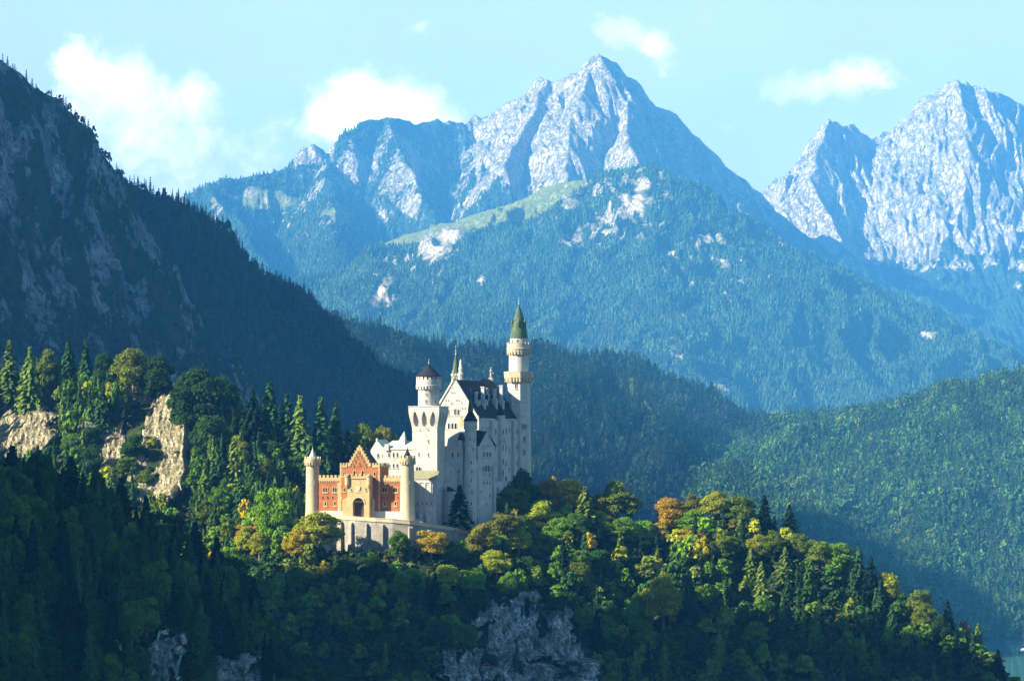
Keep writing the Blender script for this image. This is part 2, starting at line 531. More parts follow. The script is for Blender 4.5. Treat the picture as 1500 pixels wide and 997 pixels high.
# far massif beside it
B_L = ridge_line([(1060, 330, 14000), (1105, 283, 14000), (1140, 268, 13800), (1165, 240, 13650), (1185, 205, 13500), (1200, 190, 13420), (1215, 173, 13350), (1230, 178, 13420), (1240, 184, 13500), (1247, 180, 13530), (1260, 194, 13620), (1275, 203, 13720), (1293, 192, 13780),
                  (1305, 198, 13800), (1312, 175, 13700), (1330, 165, 13600), (1350, 142, 13480), (1375, 128, 13350), (1405, 116, 13200), (1425, 126, 13250), (1445, 128, 13200), (1470, 138, 13280), (1490, 150, 13320), (1540, 170, 13400), (1640, 260, 13500), (1800, 300, 13500)], 6, 3, 31)
B_SPUR = [ridge_line([(1215, 175, 13350), (1190, 260, 12900), (1230, 350, 12500), (1270, 400, 12200)], 8, 3, 32), ridge_line([(1240, 185, 13480), (1290, 300, 12950), (1330, 370, 12600), (1400, 430, 12100)], 8, 3, 33),
          ridge_line([(1405, 118, 13200), (1420, 220, 12850), (1400, 330, 12550), (1470, 420, 12200)], 8, 3, 34), ridge_line([(1490, 150, 13300), (1490, 280, 12800), (1500, 400, 12300)], 8, 3, 35),
          ridge_line([(1350, 142, 13480), (1345, 220, 13200), (1320, 290, 12950)], 8, 3, 36)]


def h_far_b(X, Y):
    wx = fbm(X / 260, Y / 260, 3, 104) * 60
    Z, D = cones(X + wx * 0.35, Y, [(B_L, DS, DR)] + [(l, DSs, DRs) for l in B_SPUR])
    am = sstep(0, 90, D)
    g = (ridged((X + wx) / 170, Y / 760, 3, 105, .42) - 1) * 50 + (ridged((X + wx * .6 - Y * .1) / 52, Y / 460, 3, 109, .45) - 1) * 17 + fbm(X / 60, Y / 60, 4, 121) * 8
    hi = sstep(300, 700, Z)
    return Z + g * am * (0.3 + 0.7 * hi) + (ridged((X + wx * .3) / 23, Y / 160, 3, 131) - 1) * 6.5 * am + fbm(X / 13, Y / 13, 3, 132) * 2.4


def rock_far_b(X, Y, Z):
    n = fbm(X / 160, Y / 160, 5, 177)
    return np.clip(sstep(590, 720, Z + n * 140) * 1.1 - 0.25 * sstep(0.1, 0.5, fbm(X / 70, Y / 70, 4, 178)), 0, 1.2)


terrain('mountain', h_far_b, 700, 2600, 11200, 14100, 520, 480, 'far_mountain', {'rock': rock_far_b, 'meadow': lambda X, Y, Z: 0.3 * fbm(X / 200, Y / 200, 4, 156)})

# forested shoulder in front of the peak, with a meadow under its crest
C_L = ridge_line([(300, 500, 9900), (430, 440, 9800), (500, 395, 9700), (560, 356, 9600), (620, 338, 9500), (680, 316, 9450), (770, 290, 9400), (830, 268, 9350), (900, 252, 9300), (945, 242, 9250), (970, 275, 9350), (1010, 310, 9500), (1060, 345, 9700), (1120, 400, 9800), (1200, 480, 9700), (1300, 570, 9500)], 4, 2, 51)
C_SPUR = [ridge_line([(945, 242, 9250), (930, 330, 8900), (960, 430, 8400), (1000, 540, 7900), (1040, 640, 7300)], 6, 3, 52), ridge_line([(770, 290, 9400), (740, 380, 8900), (720, 480, 8300), (700, 600, 7600)], 6, 3, 53),
          ridge_line([(560, 356, 9600), (540, 430, 9000), (520, 520, 8400), (500, 620, 7800)], 6, 3, 54), ridge_line([(1040, 335, 9650), (1130, 430, 9000), (1220, 540, 8300), (1300, 620, 7700)], 6, 3, 55)]
DC, DCR = [0, 80, 500, 1500, 3500], [0, 38, 290, 780, 1500]


def h_shoulder(X, Y):
    wx = fbm(X / 300, Y / 300, 3, 204) * 70
    Z, D = cones(X + wx * .5, Y, [(C_L, DC, DCR)] + [(l, DC, DCR) for l in C_SPUR])
    am = sstep(0, 150, D)
    return Z + ((ridged((X + wx) / 150, Y / 480, 4, 205) - 1) * 40 + fbm(X / 40, Y / 40, 3, 221) * 6) * am


SCARS = [(640, 362, 26, 22), (655, 345, 20, 12), (628, 380, 12, 10), (557, 428, 11, 24), (570, 440, 8, 8), (940, 275, 12, 12), (930, 298, 14, 22), (703, 410, 6, 7), (985, 515, 7, 22), (992, 528, 8, 10), (1000, 460, 6, 6), (1360, 490, 14, 6), (780, 476, 4, 7), (885, 330, 34, 18), (850, 350, 26, 14), (1030, 350, 26, 10), (840, 300, 20, 8),
         (1055, 565, 30, 12), (700, 340, 8, 6)]


def rock_sh(X, Y, Z):
    px, py = px_of(X, Y), py_of(Z, Y)
    n = fbm(X / 45, Y / 45, 4, 277)
    r = np.zeros(X.shape)
    for i, (cx, cy, rx, ry) in enumerate(SCARS):
        strong = 1.6 if i < 8 or i == 11 else 0.72
        sk = (py - cy) * (0.5 if i in (0, 1, 2, 3, 5, 6) else 0.0)
        r = np.maximum(r, strong * np.exp(-(((px + sk - cx) / rx) ** 2 + ((py - cy) / ry) ** 2) ** 1.5))
    crag = .85 * np.exp(-((px - 915) / 75) ** 2 - ((py - 300) / 62) ** 2) + .6 * np.exp(-((px - 1060) / 90) ** 2 - ((py - 390) / 40) ** 2) + .5 * np.exp(-((px - 600) / 60) ** 2 - ((py - 385) / 40) ** 2)
    r = np.maximum(r, crag * (0.52 + 1.5 * fbm(X / 38 + Y / 300, Y / 110, 5, 279, .6)))
    r = r + n * 0.5 * (r > 0.03)
    return np.clip(r, 0, 1.7)


def meadow_sh(X, Y, Z):
    px, py = px_of(X, Y), py_of(Z, Y)
    cr = np.interp(px, [560, 620, 680, 770, 830, 900], [356, 338, 316, 290, 268, 252])
    w = np.interp(px, [550, 580, 700, 770, 830, 900], [0, 16, 42, 52, 32, 0])
    return np.clip(1.15 - ((py - cr) / np.maximum(w, 0.1)), 0, 1) * (px > 560) * (px < 860) + 0.12 * fbm(X / 120, Y / 120, 3, 256)


terrain('mountain_shoulder', h_shoulder, -1200, 1700, 6600, 10000, 560, 420, 'far_mountain', {'rock': rock_sh, 'meadow': meadow_sh})

# wooded hill behind the castle
D_L = ridge_line([(250, 400, 5200), (340, 430, 5000), (430, 462, 4800), (490, 474, 4700), (540, 484, 4650), (600, 505, 4600), (660, 514, 4600), (720, 512, 4600), (790, 514, 4600), (850, 522, 4550), (900, 532, 4500), (960, 555, 4450), (1000, 580, 4400), (1050, 604, 4350), (1110, 616, 4350), (1150, 640, 4300), (1200, 680, 4200)])
D_SPUR = [ridge_line([(600, 505, 4600), (620, 600, 4200), (640, 720, 3800)]), ridge_line([(860, 524, 4550), (830, 600, 4200), (800, 720, 3800)]), ridge_line([(1000, 580, 4400), (960, 660, 4050), (930, 760, 3700)])]


def h_d(X, Y):
    Z, D = cones(X + fbm(X / 130, Y / 130, 3, 304) * 30, Y, [(D_L, [0, 60, 400, 1200], [0, 25, 230, 640])] + [(l, [0, 60, 400, 1200], [0, 30, 230, 640]) for l in D_SPUR])
    return Z + ((ridged(X / 100, Y / 260, 3, 305) - 1) * 24 + fbm(X / 30, Y / 30, 3, 321) * 3) * sstep(0, 80, D)


terrain('wooded_hill', h_d, -700, 600, 3400, 5300, 220, 260, 'forest_floor')

# wooded hill to the right, running down to the lake
E_L = ridge_line([(960, 720, 4300), (1050, 645, 4350), (1110, 620, 4350), (1180, 612, 4300), (1280, 603, 4250), (1340, 590, 4200), (1400, 575, 4150), (1450, 562, 4100), (1500, 550, 4100), (1600, 520, 4100), (1800, 480, 4100)])
E_SPUR = [ridge_line([(1280, 603, 4250), (1240, 690, 3800), (1200, 800, 3450), (1150, 900, 3200)]), ridge_line([(1500, 550, 4100), (1420, 680, 3700), (1370, 800, 3400), (1330, 940, 3150)]), ridge_line([(1700, 500, 4100), (1580, 680, 3700), (1520, 850, 3350), (1490, 930, 3150)])]


def h_e(X, Y):
    q = [0, 60, 400, 1000, 1500], [0, 16, 125, 330, 560]
    Z, D = cones(X + fbm(X / 130, Y / 130, 3, 404) * 30, Y, [(E_L, *q)] + [(l, *q) for l in E_SPUR])
    return Z + ((ridged(X / 110, Y / 240, 3, 405) - 1) * 12 + fbm(X / 30, Y / 30, 3, 421) * 3) * sstep(0, 80, D)


terrain('wooded_hill', h_e, 100, 1100, 2900, 4600, 200, 260, 'forest_floor')

# steep mountain on the left: rock flank in front, forest ridge behind, and an unseen higher part added to shade them
F1_L = ridge_line([(-700, -500, 2500), (-400, -230, 2560), (-150, -40, 2620), (0, 86, 2650), (70, 140, 2680), (100, 172, 2690), (136, 214, 2700), (144, 262, 2680), (190, 340, 2640), (240, 440, 2590), (275, 530, 2540), (310, 620, 2500), (350, 720, 2450)], 2, 2, 61)
F2_L = ridge_line([(-700, -250, 3500), (60, 200, 3420), (140, 258, 3400), (200, 278, 3400), (255, 294, 3400), (300, 350, 3380), (360, 424, 3350), (400, 456, 3330), (430, 490, 3300), (449, 514, 3280), (500, 572, 3250), (560, 630, 3200), (640, 715, 3100)], 2, 2, 62)


def h_f1(X, Y):
    Z, D = cones(X + fbm(X / 60, Y / 60, 3, 504) * 12, Y, [(F1_L, [0, 12, 120, 400, 900], [0, 14, 190, 480, 800])])
    return Z + ((ridged(X / 38, Y / 70, 4, 505) - 1) * 11 + (ridged(X / 13, Y / 22, 3, 509) - 1) * 3.5 + fbm(X / 9, Y / 9, 3, 521) * 2.0) * sstep(0, 30, D)


def h_f2(X, Y):
    Z, D = cones(X + fbm(X / 60, Y / 60, 3, 604) * 15, Y, [(F2_L, [0, 20, 400, 900], [0, 14, 330, 620])])
    return Z + ((ridged(X / 60, Y / 130, 3, 605) - 1) * 8 + fbm(X / 15, Y / 15, 3, 621) * 2) * sstep(0, 40, D)


def rock_f1(X, Y, Z):
    n = fbm(X / 26, Y / 40, 5, 577, .6)
    return np.clip(0.43 + 0.95 * n - 0.25 * sstep(200, 20, Z), 0, 1.2)


def meadow_f1(X, Y, Z):
    return np.clip(0.25 + 0.9 * fbm(X / 50, Y / 80, 4, 578), 0, 1)


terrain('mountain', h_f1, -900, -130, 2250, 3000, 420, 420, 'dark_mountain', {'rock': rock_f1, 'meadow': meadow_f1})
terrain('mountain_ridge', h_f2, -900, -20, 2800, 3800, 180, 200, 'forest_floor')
SHADE_L = [np.array(p, float) for p in ((-1250, 2050, 780), (-1180, 2600, 860), (-1180, 3060, 860))]  # out-of-frame ridge put in to keep the left mountain in shadow
terrain('mountain', lambda X, Y: cones(X, Y, [(SHADE_L, [0, 900, 1500], [0, 950, 1500])])[0] + fbm(X / 90, Y / 90, 4, 640) * 25, -2400, -480, 1300, 4300, 90, 120, 'forest_floor')

# near left ridge with the pale cliffs; it runs on behind the castle
G_L = ridge_line([(-400, 600, 1640), (-60, 570, 1580), (0, 575, 1570), (100, 582, 1560), (200, 590, 1545), (300, 606, 1535), (370, 642, 1520), (430, 690, 1510), (520, 712, 1530), (600, 735, 1550), (680, 770, 1560)])
G_SPUR = [ridge_line([(300, 606, 1535), (330, 680, 1490), (370, 740, 1460), (420, 790, 1430)]), ridge_line([(200, 590, 1545), (235, 640, 1510), (260, 720, 1480)])]


def h_g(X, Y):
    q = [0, 15, 80, 400], [0, 7, 65, 330]
    Z, D = cones(X, Y, [(G_L, *q)] + [(l, *q) for l in G_SPUR])
    return Z + fbm(X / 18, Y / 18, 4, 704) * 2.5 * sstep(0, 20, D)


terrain('hillside', h_g, -420, 60, 1330, 1760, 170, 150, 'forest_floor')

# shaded slope in front on the left
H_L = ridge_line([(-400, 500, 930), (-100, 660, 960), (0, 722, 975), (70, 742, 980), (150, 776, 990), (230, 820, 1000), (300, 868, 1008), (350, 920, 1015), (392, 985, 1020), (430, 1080, 1030), (470, 1200, 1040)])


def h_h(X, Y):
    Z, D = cones(X, Y, [(H_L, [0, 10, 60, 300], [0, 5, 48, 270])])
    return Z + fbm(X / 14, Y / 14, 4, 804) * 2.5 * sstep(0, 12, D)


terrain('hillside', h_h, -260, -40, 780, 1160, 150, 190, 'forest_floor')

# the hill outside the frame whose shadow lies over the foot of the castle hill
K_L = [np.array(p, float) for p in ((-660, 100, 440), (-660, 900, 440), (-630, 1060, 430), (-620, 1110, 385), (-620, 1139, 320), (-620, 1171, 258), (-622, 1200, 222), (-630, 1260, 170), (-660, 1500, 60))]
terrain('hill', lambda X, Y: cones(X, Y, [(K_L, [0, 280, 900], [0, 720, 1400])])[0] + fbm(X / 60, Y / 60, 3, 840) * 5, -1300, -290, 0, 1700, 80, 160, 'forest_floor')

# castle hill
I_L = ridge_line([(370, 770, 1420), (400, 790, 1396), (440, 804, 1378), (500, 812, 1372), (600, 808, 1376), (690, 794, 1392), (750, 768, 1428), (800, 760, 1440), (850, 758, 1440), (900, 766, 1440), (950, 788, 1442), (990, 778, 1442), (1040, 770, 1440), (1090, 774, 1435), (1130, 786, 1430), (1200, 832, 1412), (1270, 868, 1400), (1350, 915, 1385), (1420, 965, 1370), (1480, 1025, 1355), (1560, 1100, 1340), (1700, 1250, 1300)])
I_B = ridge_line([(560, 790, 1408), (620, 770, 1430), (680, 760, 1460), (730, 745, 1490), (760, 740, 1500)])
I_S = [ridge_line([(850, 738, 1440), (820, 850, 1385), (800, 960, 1345)]), ridge_line([(1050, 757, 1440), (1010, 850, 1390), (960, 960, 1350), (940, 1100, 1300)]), ridge_line([(470, 810, 1376), (470, 880, 1345), (480, 1000, 1310)])]


def h_i(X, Y):
    q = [0, 10, 60, 300], [0, 5, 46, 300]
    Z, D = cones(X, Y, [(I_L, *q), (I_B, *q)] + [(l, [0, 10, 60, 300], [0, 6, 52, 320]) for l in I_S])
    return Z + fbm(X / 14, Y / 14, 4, 904) * 2.5 * sstep(0, 14, D)


terrain('castle_hill', h_i, -170, 290, 1180, 1580, 280, 250, 'forest_floor')

# valley floor and lake
gv = np.array([[-40000, -2000, -204.0], [40000, -2000, -204.0], [40000, 40000, -204.0], [-40000, 40000, -204.0]])
tag(link('ground', mesh_np('ground', gv, [[0, 1, 2, 3]], MATS['valley_ground'])), kind='structure')
shore = [(330, 1900), (700, 1700), (1500, 1900), (1700, 2600), (1500, 3000), (900, 3080), (620, 3120), (540, 3060), (480, 3140), (430, 3080), (380, 2900), (340, 2500)]
sp = []
for k in range(len(shore)):
    a, b = np.array(shore[k]), np.array(shore[(k + 1) % len(shore)])
    for i in range(8):
        q = a + (b - a) * i / 8
        sp.append((q[0] + random.uniform(-12, 12) * (i > 0), q[1] + random.uniform(-14, 14) * (i > 0), -195.0))
lm = bpy.data.meshes.new('lake'); lm.from_pydata(sp, [], [list(range(len(sp)))]); lm.materials.append(MATS['lake_water'])
tag(link('lake', lm), kind='structure')

sb_ = bpy.data.meshes.new('beach'); sb_.from_pydata([(462, 2960, -194.7), (490, 2950, -194.7), (540, 2985, -194.7), (590, 3030, -194.7), (545, 3075, -194.7), (500, 3040, -194.7), (470, 3000, -194.7)], [], [tuple(range(7))]); sb_.materials.append(MATS['gravel'])
tag(link('beach', sb_), kind='structure')

# air
hz = bpy.data.meshes.new('haze')
bmh = bmesh.new(); bmesh.ops.create_cube(bmh, size=1.0)
for v in bmh.verts:
    v.co = ((v.co.x) * 9000, 7000 + v.co.y * 15000, 640 + v.co.z * 1700)
bmh.to_mesh(hz); bmh.free()
hm = bpy.data.materials.new('haze_air'); hm.use_nodes = True
ht = NT(hm.node_tree)
pv = ht.n('ShaderNodeVolumePrincipled', {'Color': HAZE_COLOR, 'Density': HAZE_DENSITY, 'Anisotropy': 0.0})
ht.n('ShaderNodeOutputMaterial', {'Volume': pv.outputs[0]})
hz.materials.append(hm)
tag(link('haze', hz), kind='stuff')


# ------------------------------------------------------------------ bare cliffs breaking out of the hillsides
def ray_hit(h, px, py, Y0, Y1, lift=0.0):
    """first point of the line of sight (px, py) under the surface h + lift"""
    Y = np.arange(Y0, Y1, 1.0)
    X = (px - HX) / F * Y; Zr = (HY - py) / F * Y
    d = h(X, Y) + lift - Zr
    i = np.argmax(d >= 0) if (d >= 0).any() else int(np.argmax(d))
    return X[i], Y[i], bool((d >= 0).any())


def cliff(h, px, py, wpx, hpx, Y0, Y1, mat, turn=0.0, lean=0.25, proud=4.0, rough=1.0, seed=1, n=90, Y=None, fine=1.0, big=1.0, ragged=.30):
    m = F / 1.0
    rows = []
    for k in np.linspace(-1, 1, 9):
        _, y_, _ = ray_hit(h, px, py - k * hpx * .5, Y0, Y1)
        rows.append((k, y_))
    rows = np.array(rows)
    a1, a0 = np.polyfit(rows[:, 0], rows[:, 1], 1)
    a1 = max(a1, 0.0) * (1 - lean)
    s, t = np.meshgrid(np.linspace(-1.15, 1.15, n), np.linspace(-1.15, 1.15, n))
    Yc = a0 + a1 * t
    w, hh = wpx / F * a0 * .5, hpx / F * a0 * .5
    X = (px - HX) / F * a0 + s * w
    Z = (HY - py) / F * a0 + t * hh
    wob = fbm(s * 1.6 + seed * 3.7, t * 1.6, 4, seed)
    r = (np.abs(s) ** 2.6 + np.abs(t) ** 2.6) ** (1 / 2.6) + wob * ragged
    blocky = np.floor(ridged(X / (5.5 * big) + seed, Z / (8.0 * big), 3, seed) * 3.2) / 3.2 * big
    rel = (ridged(X / (9 * big) + seed, Z / (19 * big), 3, seed) - 1) * 2.4 * fine * big + blocky * 1.2 + fbm(X / 3, Z / 4, 4, seed + 5) * 0.9 * fine + (ridged(X / 2.4 + Z / 6, Z / 3.4, 3, seed + 9) - 1) * 0.7 * fine
    Yv = Yc + turn * s * w - proud + sstep(.86, 1.12, r) * proud * 3.0 - rel * rough
    i = np.arange(n * n).reshape(n, n)
    Fc = np.stack([i[:-1, :-1].ravel(), i[:-1, 1:].ravel(), i[1:, 1:].ravel(), i[1:, :-1].ravel()], 1)
    o = link('cliff', mesh_np('cliff', np.stack([X.ravel(), Yv.ravel(), Z.ravel()], 1), Fc, MATS[mat], False))
    return tag(o, kind='structure')


cliff(h_g, 238, 664, 78, 176, 1400, 1700, 'cliff_rock', turn=-0.55, lean=0.04, proud=5, seed=3, fine=.45)
cliff(h_g, 34, 626, 96, 92, 1400, 1700, 'cliff_rock', turn=-0.4, lean=0.04, proud=5, seed=5, fine=.45)
cliff(h_g, 166, 652, 42, 74, 1400, 1700, 'cliff_rock', turn=-0.2, lean=0.04, proud=4, seed=8, fine=.45, ragged=.5)
cliff(h_g, 172, 606, 90, 70, 1400, 1700, 'shade_rock', turn=0.5, lean=0.04, proud=2.0, seed=9)
cliff(h_i, 738, 935, 96, 116, 1180, 1500, 'shade_rock', turn=0.12, lean=0.1, proud=6, seed=12, n=120, fine=.5, big=1.6, ragged=.75)
cliff(h_i, 812, 945, 88, 104, 1180, 1500, 'shade_rock', turn=-0.25, lean=0.1, proud=6, seed=13, n=120, fine=.5, big=1.6, ragged=.75)
cliff(h_i, 776, 992, 180, 60, 1180, 1500, 'shade_rock', turn=0.0, lean=0.1, proud=7, seed=14, n=120, fine=.5, big=1.6, ragged=.6)
cliff(h_i, 672, 985, 60, 70, 1180, 1500, 'shade_rock', turn=0.0, lean=0.1, proud=5, seed=15, fine=.4, big=1.7, ragged=.6)
cliff(h_i, 915, 1000, 110, 60, 1180, 1500, 'shade_rock', turn=0.0, lean=0.1, proud=5, seed=16, fine=.4, big=1.7, ragged=.6)
cliff(h_h, 232, 972, 60, 80, 700, 1100, 'shade_rock', turn=0.1, lean=0.1, proud=5, seed=18, fine=.4, big=1.7, ragged=.6)
cliff(h_h, 330, 990, 90, 56, 700, 1100, 'shade_rock', turn=-0.1, lean=0.1, proud=5, seed=21, fine=.4, big=1.7, ragged=.6)
cliff(h_h, 165, 960, 22, 50, 700, 1100, 'shade_rock', turn=-0.1, lean=0.1, proud=3, seed=24, n=50)
cliff(h_g, 210, 690, 40, 90, 1400, 1700, 'cliff_rock', turn=0.3, lean=0.04, proud=3.0, seed=31, fine=.5)
CLIFF_BOX = [(202, 270, 590, 726, 1570), (0, 74, 588, 656, 1590), (146, 184, 620, 682, 1560), (694, 850, 890, 1010, 1400), (648, 698, 958, 1010, 1400), (206, 260, 938, 1010, 1060), (296, 370, 968, 1010, 1060)]

# ------------------------------------------------------------------ castle: local frame a (along the gate front), b (back), z
TH = R(16.0)
CS, SN = math.cos(TH), math.sin(TH)
OX, OY = (520 - HX) / F * 1400.0, 1400.0


def to_world(a, b, z): return Vector((OX + a * CS + b * SN, OY - a * SN + b * CS, z))


def plan(px, b):
    """local (a, b) of the point of the line of sight px at depth b"""
    k = (px - HX) / F
    a = (k * (OY + b * CS) - OX - b * SN) / (CS + k * SN)
    return (a, b)


def zz(py, ab): return (HY - py) / F * (OY - ab[0] * SN + ab[1] * CS)


class Wall:
    """vertical wall plane from p0 to p1 (seen from outside, left to right)"""
    def __init__(s, p0, p1):
        s.p0 = np.array(p0, float); d = np.array(p1, float) - s.p0
        s.len = float(np.hypot(*d)); s.d = d / s.len; s.n = np.array((s.d[1], -s.d[0]))

    def at(s, t, out=0.0):
        q = s.p0 + s.d * t + s.n * out
        return (float(q[0]), float(q[1]))

    def t_of(s, px):
        k = (px - HX) / F
        x0 = OX + s.p0[0] * CS + s.p0[1] * SN; y0 = OY - s.p0[0] * SN + s.p0[1] * CS
        dx = s.d[0] * CS + s.d[1] * SN; dy = -s.d[0] * SN + s.d[1] * CS
        return (k * y0 - x0) / (dx - k * dy)

    def z_of(s, py, t): return zz(py, s.at(t))


class MB:
    def __init__(s):
        s.v, s.f, s.m = [], [], []

    def add(s, vs, fs, m=0):
        o = len(s.v); s.v += vs; s.f += [tuple(o + i for i in f) for f in fs]; s.m += [m] * len(fs)

    def extr(s, foot, z0, z1, m=0, top=None):
        """upright prism; top = other footprint for the upper end"""
        n = len(foot); top = top or foot
        z0s = z0 if isinstance(z0, (list, tuple)) else [z0] * n
        z1s = z1 if isinstance(z1, (list, tuple)) else [z1] * n
        s.add([(p[0], p[1], z) for p, z in zip(foot, z0s)] + [(p[0], p[1], z) for p, z in zip(top, z1s)],
              [tuple(range(n)), tuple(range(n, 2 * n))] + [(i, (i + 1) % n, n + (i + 1) % n, n + i) for i in range(n)], m)
        return s

    def box(s, a0, a1, b0, b1, z0, z1, m=0): return s.extr([(a0, b0), (a1, b0), (a1, b1), (a0, b1)], z0, z1, m)

    def wprism(s, W, poly, d0, d1, m=0):
        """polygon (t, z) in wall W pushed out from d0 to d1"""
        n = len(poly)
        s.add([(*W.at(t, d0), z) for t, z in poly] + [(*W.at(t, d1), z) for t, z in poly],
              [tuple(range(n)), tuple(range(n, 2 * n))] + [(i, (i + 1) % n, n + (i + 1) % n, n + i) for i in range(n)], m)
        return s

    def wring(s, W, outer, inner, d0, d1, m=0):
        n = len(outer)
        vs = []
        for d in (d0, d1):
            for pl in (outer, inner):
                vs += [(*W.at(t, d), z) for t, z in pl]
        fs = []
        for i in range(n):
            j = (i + 1) % n
            fs += [(2 * n + i, 2 * n + j, 3 * n + j, 3 * n + i), (i, j, n + j, n + i), (i, j, 2 * n + j, 2 * n + i), (n + i, n + j, 3 * n + j, 3 * n + i)]
        s.add(vs, fs, m)
        return s

    def lathe(s, ca, cb, prof, n=24, m=0, ph=0.0):
        k = len(prof)
        vs = [(ca + r * math.cos(ph + 2 * math.pi * i / n), cb + r * math.sin(ph + 2 * math.pi * i / n), z) for r, z in prof for i in range(n)]
        fs = [(j * n + i, j * n + (i + 1) % n, (j + 1) * n + (i + 1) % n, (j + 1) * n + i) for j in range(k - 1) for i in range(n)]
        fs += [tuple(range(n)), tuple(range((k - 1) * n, k * n))]
        s.add(vs, fs, m)
        return s

    def ringbox(s, ca, cb, r0, r1, z0, z1, n, frac=0.5, ph=0.0, m=0):
        for i in range(n):
            t0 = ph + 2 * math.pi * i / n; t1 = t0 + 2 * math.pi / n * frac
            s.extr([(ca + r * math.cos(t), cb + r * math.sin(t)) for r, t in ((r0, t0), (r1, t0), (r1, t1), (r0, t1))], z0, z1, m)
        return s

    def crenel(s, W, t0, t1, z0, z1, n, d0, d1, frac=0.55, m=0):
        st = (t1 - t0) / (n - 1 + frac)
        for i in range(n):
            a = t0 + i * st
            s.wprism(W, [(a, z0), (a + st * frac, z0), (a + st * frac, z1), (a, z1)], d0, d1, m)
        return s

    def build(s, name, mats, parent=None, smooth=False):
        me = bpy.data.meshes.new(name)
        o0 = ORG.get(parent.name, (0, 0, 0)) if parent is not None else (0, 0, 0)
        me.from_pydata([(x - o0[0], y - o0[1], z - o0[2]) for x, y, z in s.v], [], s.f)
        for mt in ([mats] if isinstance(mats, str) else mats):
            me.materials.append(MATS[mt])
        me.polygons.foreach_set('material_index', s.m)
        bm = bmesh.new(); bm.from_mesh(me)
        bmesh.ops.recalc_face_normals(bm, faces=bm.faces)
        bm.to_mesh(me); bm.free()
        if smooth:
            for p in me.polygons:
                p.use_smooth = len(p.vertices) == 4
            me.set_sharp_from_angle(angle=R(35))
        o = link(name, me, parent)
        ORG[o.name] = o0
        return o


ORG = {}


def building(name, label, cat, ab, z, group=None):
    o = bpy.data.objects.new(name, None); COL.objects.link(o)
    o.empty_display_size = 2
    o.location = to_world(ab[0], ab[1], z); o.rotation_euler = (0, 0, -TH)
    ORG[o.name] = (ab[0], ab[1], z)
    return tag(o, label, cat, group)


def arch(t, z0, w, h, n=7, pointed=False):
    """outline of an arched opening: centre t, sill z0"""
    r = w / 2
    if h <= r:
        h = r * 1.2
    pts = [(t - r, z0), (t + r, z0)]
    for i in range(n + 1):
        a = math.pi * i / n
        pts.append((t + r * math.cos(a), z0 + h - r + r * math.sin(a) * (1.3 if pointed else 1.0)))
    return pts


def window(th, W, px, py, w, h, n=1, frame='limestone', arched=True, ft=0.14, gap=0.28, hood=False, t=None, z=None):
    """window centred on the survey point (px, py) of wall W: n lights of size w x h in one surround"""
    t = W.t_of(px) if t is None else t
    zc = W.z_of(py, t) if z is None else z
    z0 = zc - h / 2
    fr, pn = MB(), MB()
    for i in range(n):
        tc = t + (i - (n - 1) / 2) * (w + gap)
        if arched:
            o, q = arch(tc, z0 - ft, w + 2 * ft, h + 2 * ft), arch(tc, z0, w, h)
        else:
            o = [(tc - w / 2 - ft, z0 - ft), (tc + w / 2 + ft, z0 - ft), (tc + w / 2 + ft, z0 + h + ft), (tc - w / 2 - ft, z0 + h + ft)]
            q = [(tc - w / 2, z0), (tc + w / 2, z0), (tc + w / 2, z0 + h), (tc - w / 2, z0 + h)]
        fr.wring(W, o, q, -0.05, 0.16 + 0.003 * i)
        pn.wprism(W, q, -0.05, 0.025)
    tw = n * (w + gap) - gap
    fr.wprism(W, [(t - tw / 2 - ft * 2, z0 - ft * 2.2), (t + tw / 2 + ft * 2, z0 - ft * 2.2), (t + tw / 2 + ft * 2, z0 - ft), (t - tw / 2 - ft * 2, z0 - ft)], -0.05, 0.3)
    if hood and n > 1:
        rr = tw / 2 + 0.35
        oo = [(t + (rr + .2) * math.cos(math.pi * i / 12), z0 + h * .72 + (rr + .2) * .75 * math.sin(math.pi * i / 12)) for i in range(13)]
        ii = [(t + rr * math.cos(math.pi * i / 12), z0 + h * .72 + rr * .75 * math.sin(math.pi * i / 12)) for i in range(13)]
        fr.wring(W, oo, ii, -0.05, 0.2)
    o = fr.build('window', frame, th)
    pn.build('pane', 'window_glass', o)
    return o


def slit(th, W, px, py, w=0.35, h=1.3):
    return window(th, W, px, py, w, h, 1, arched=False, ft=0.1)


def finial(mb, ca, cb, z, h, r=0.18, m=0):
    mb.lathe(ca, cb, [(r, z - .3), (r, z), (r * 1.9, z + h * .12), (r * .8, z + h * .22), (r * .8, z + h * .35), (r * 1.6, z + h * .45), (r * .5, z + h * .55), (r * .35, z + h * .8), (r * 1.0, z + h * .86), (0.03, z + h)], 8, m)


def cone_roof(mb, ca, cb, r, z0, z1, flare=0.3, n=24, m=0):
    h = z1 - z0
    mb.lathe(ca, cb, [(r, z0 - .25), (r, z0), (r * .80, z0 + h * .16), (r * .56, z0 + h * .40), (r * .30, z0 + h * .68), (0.12, z1)], n, m)


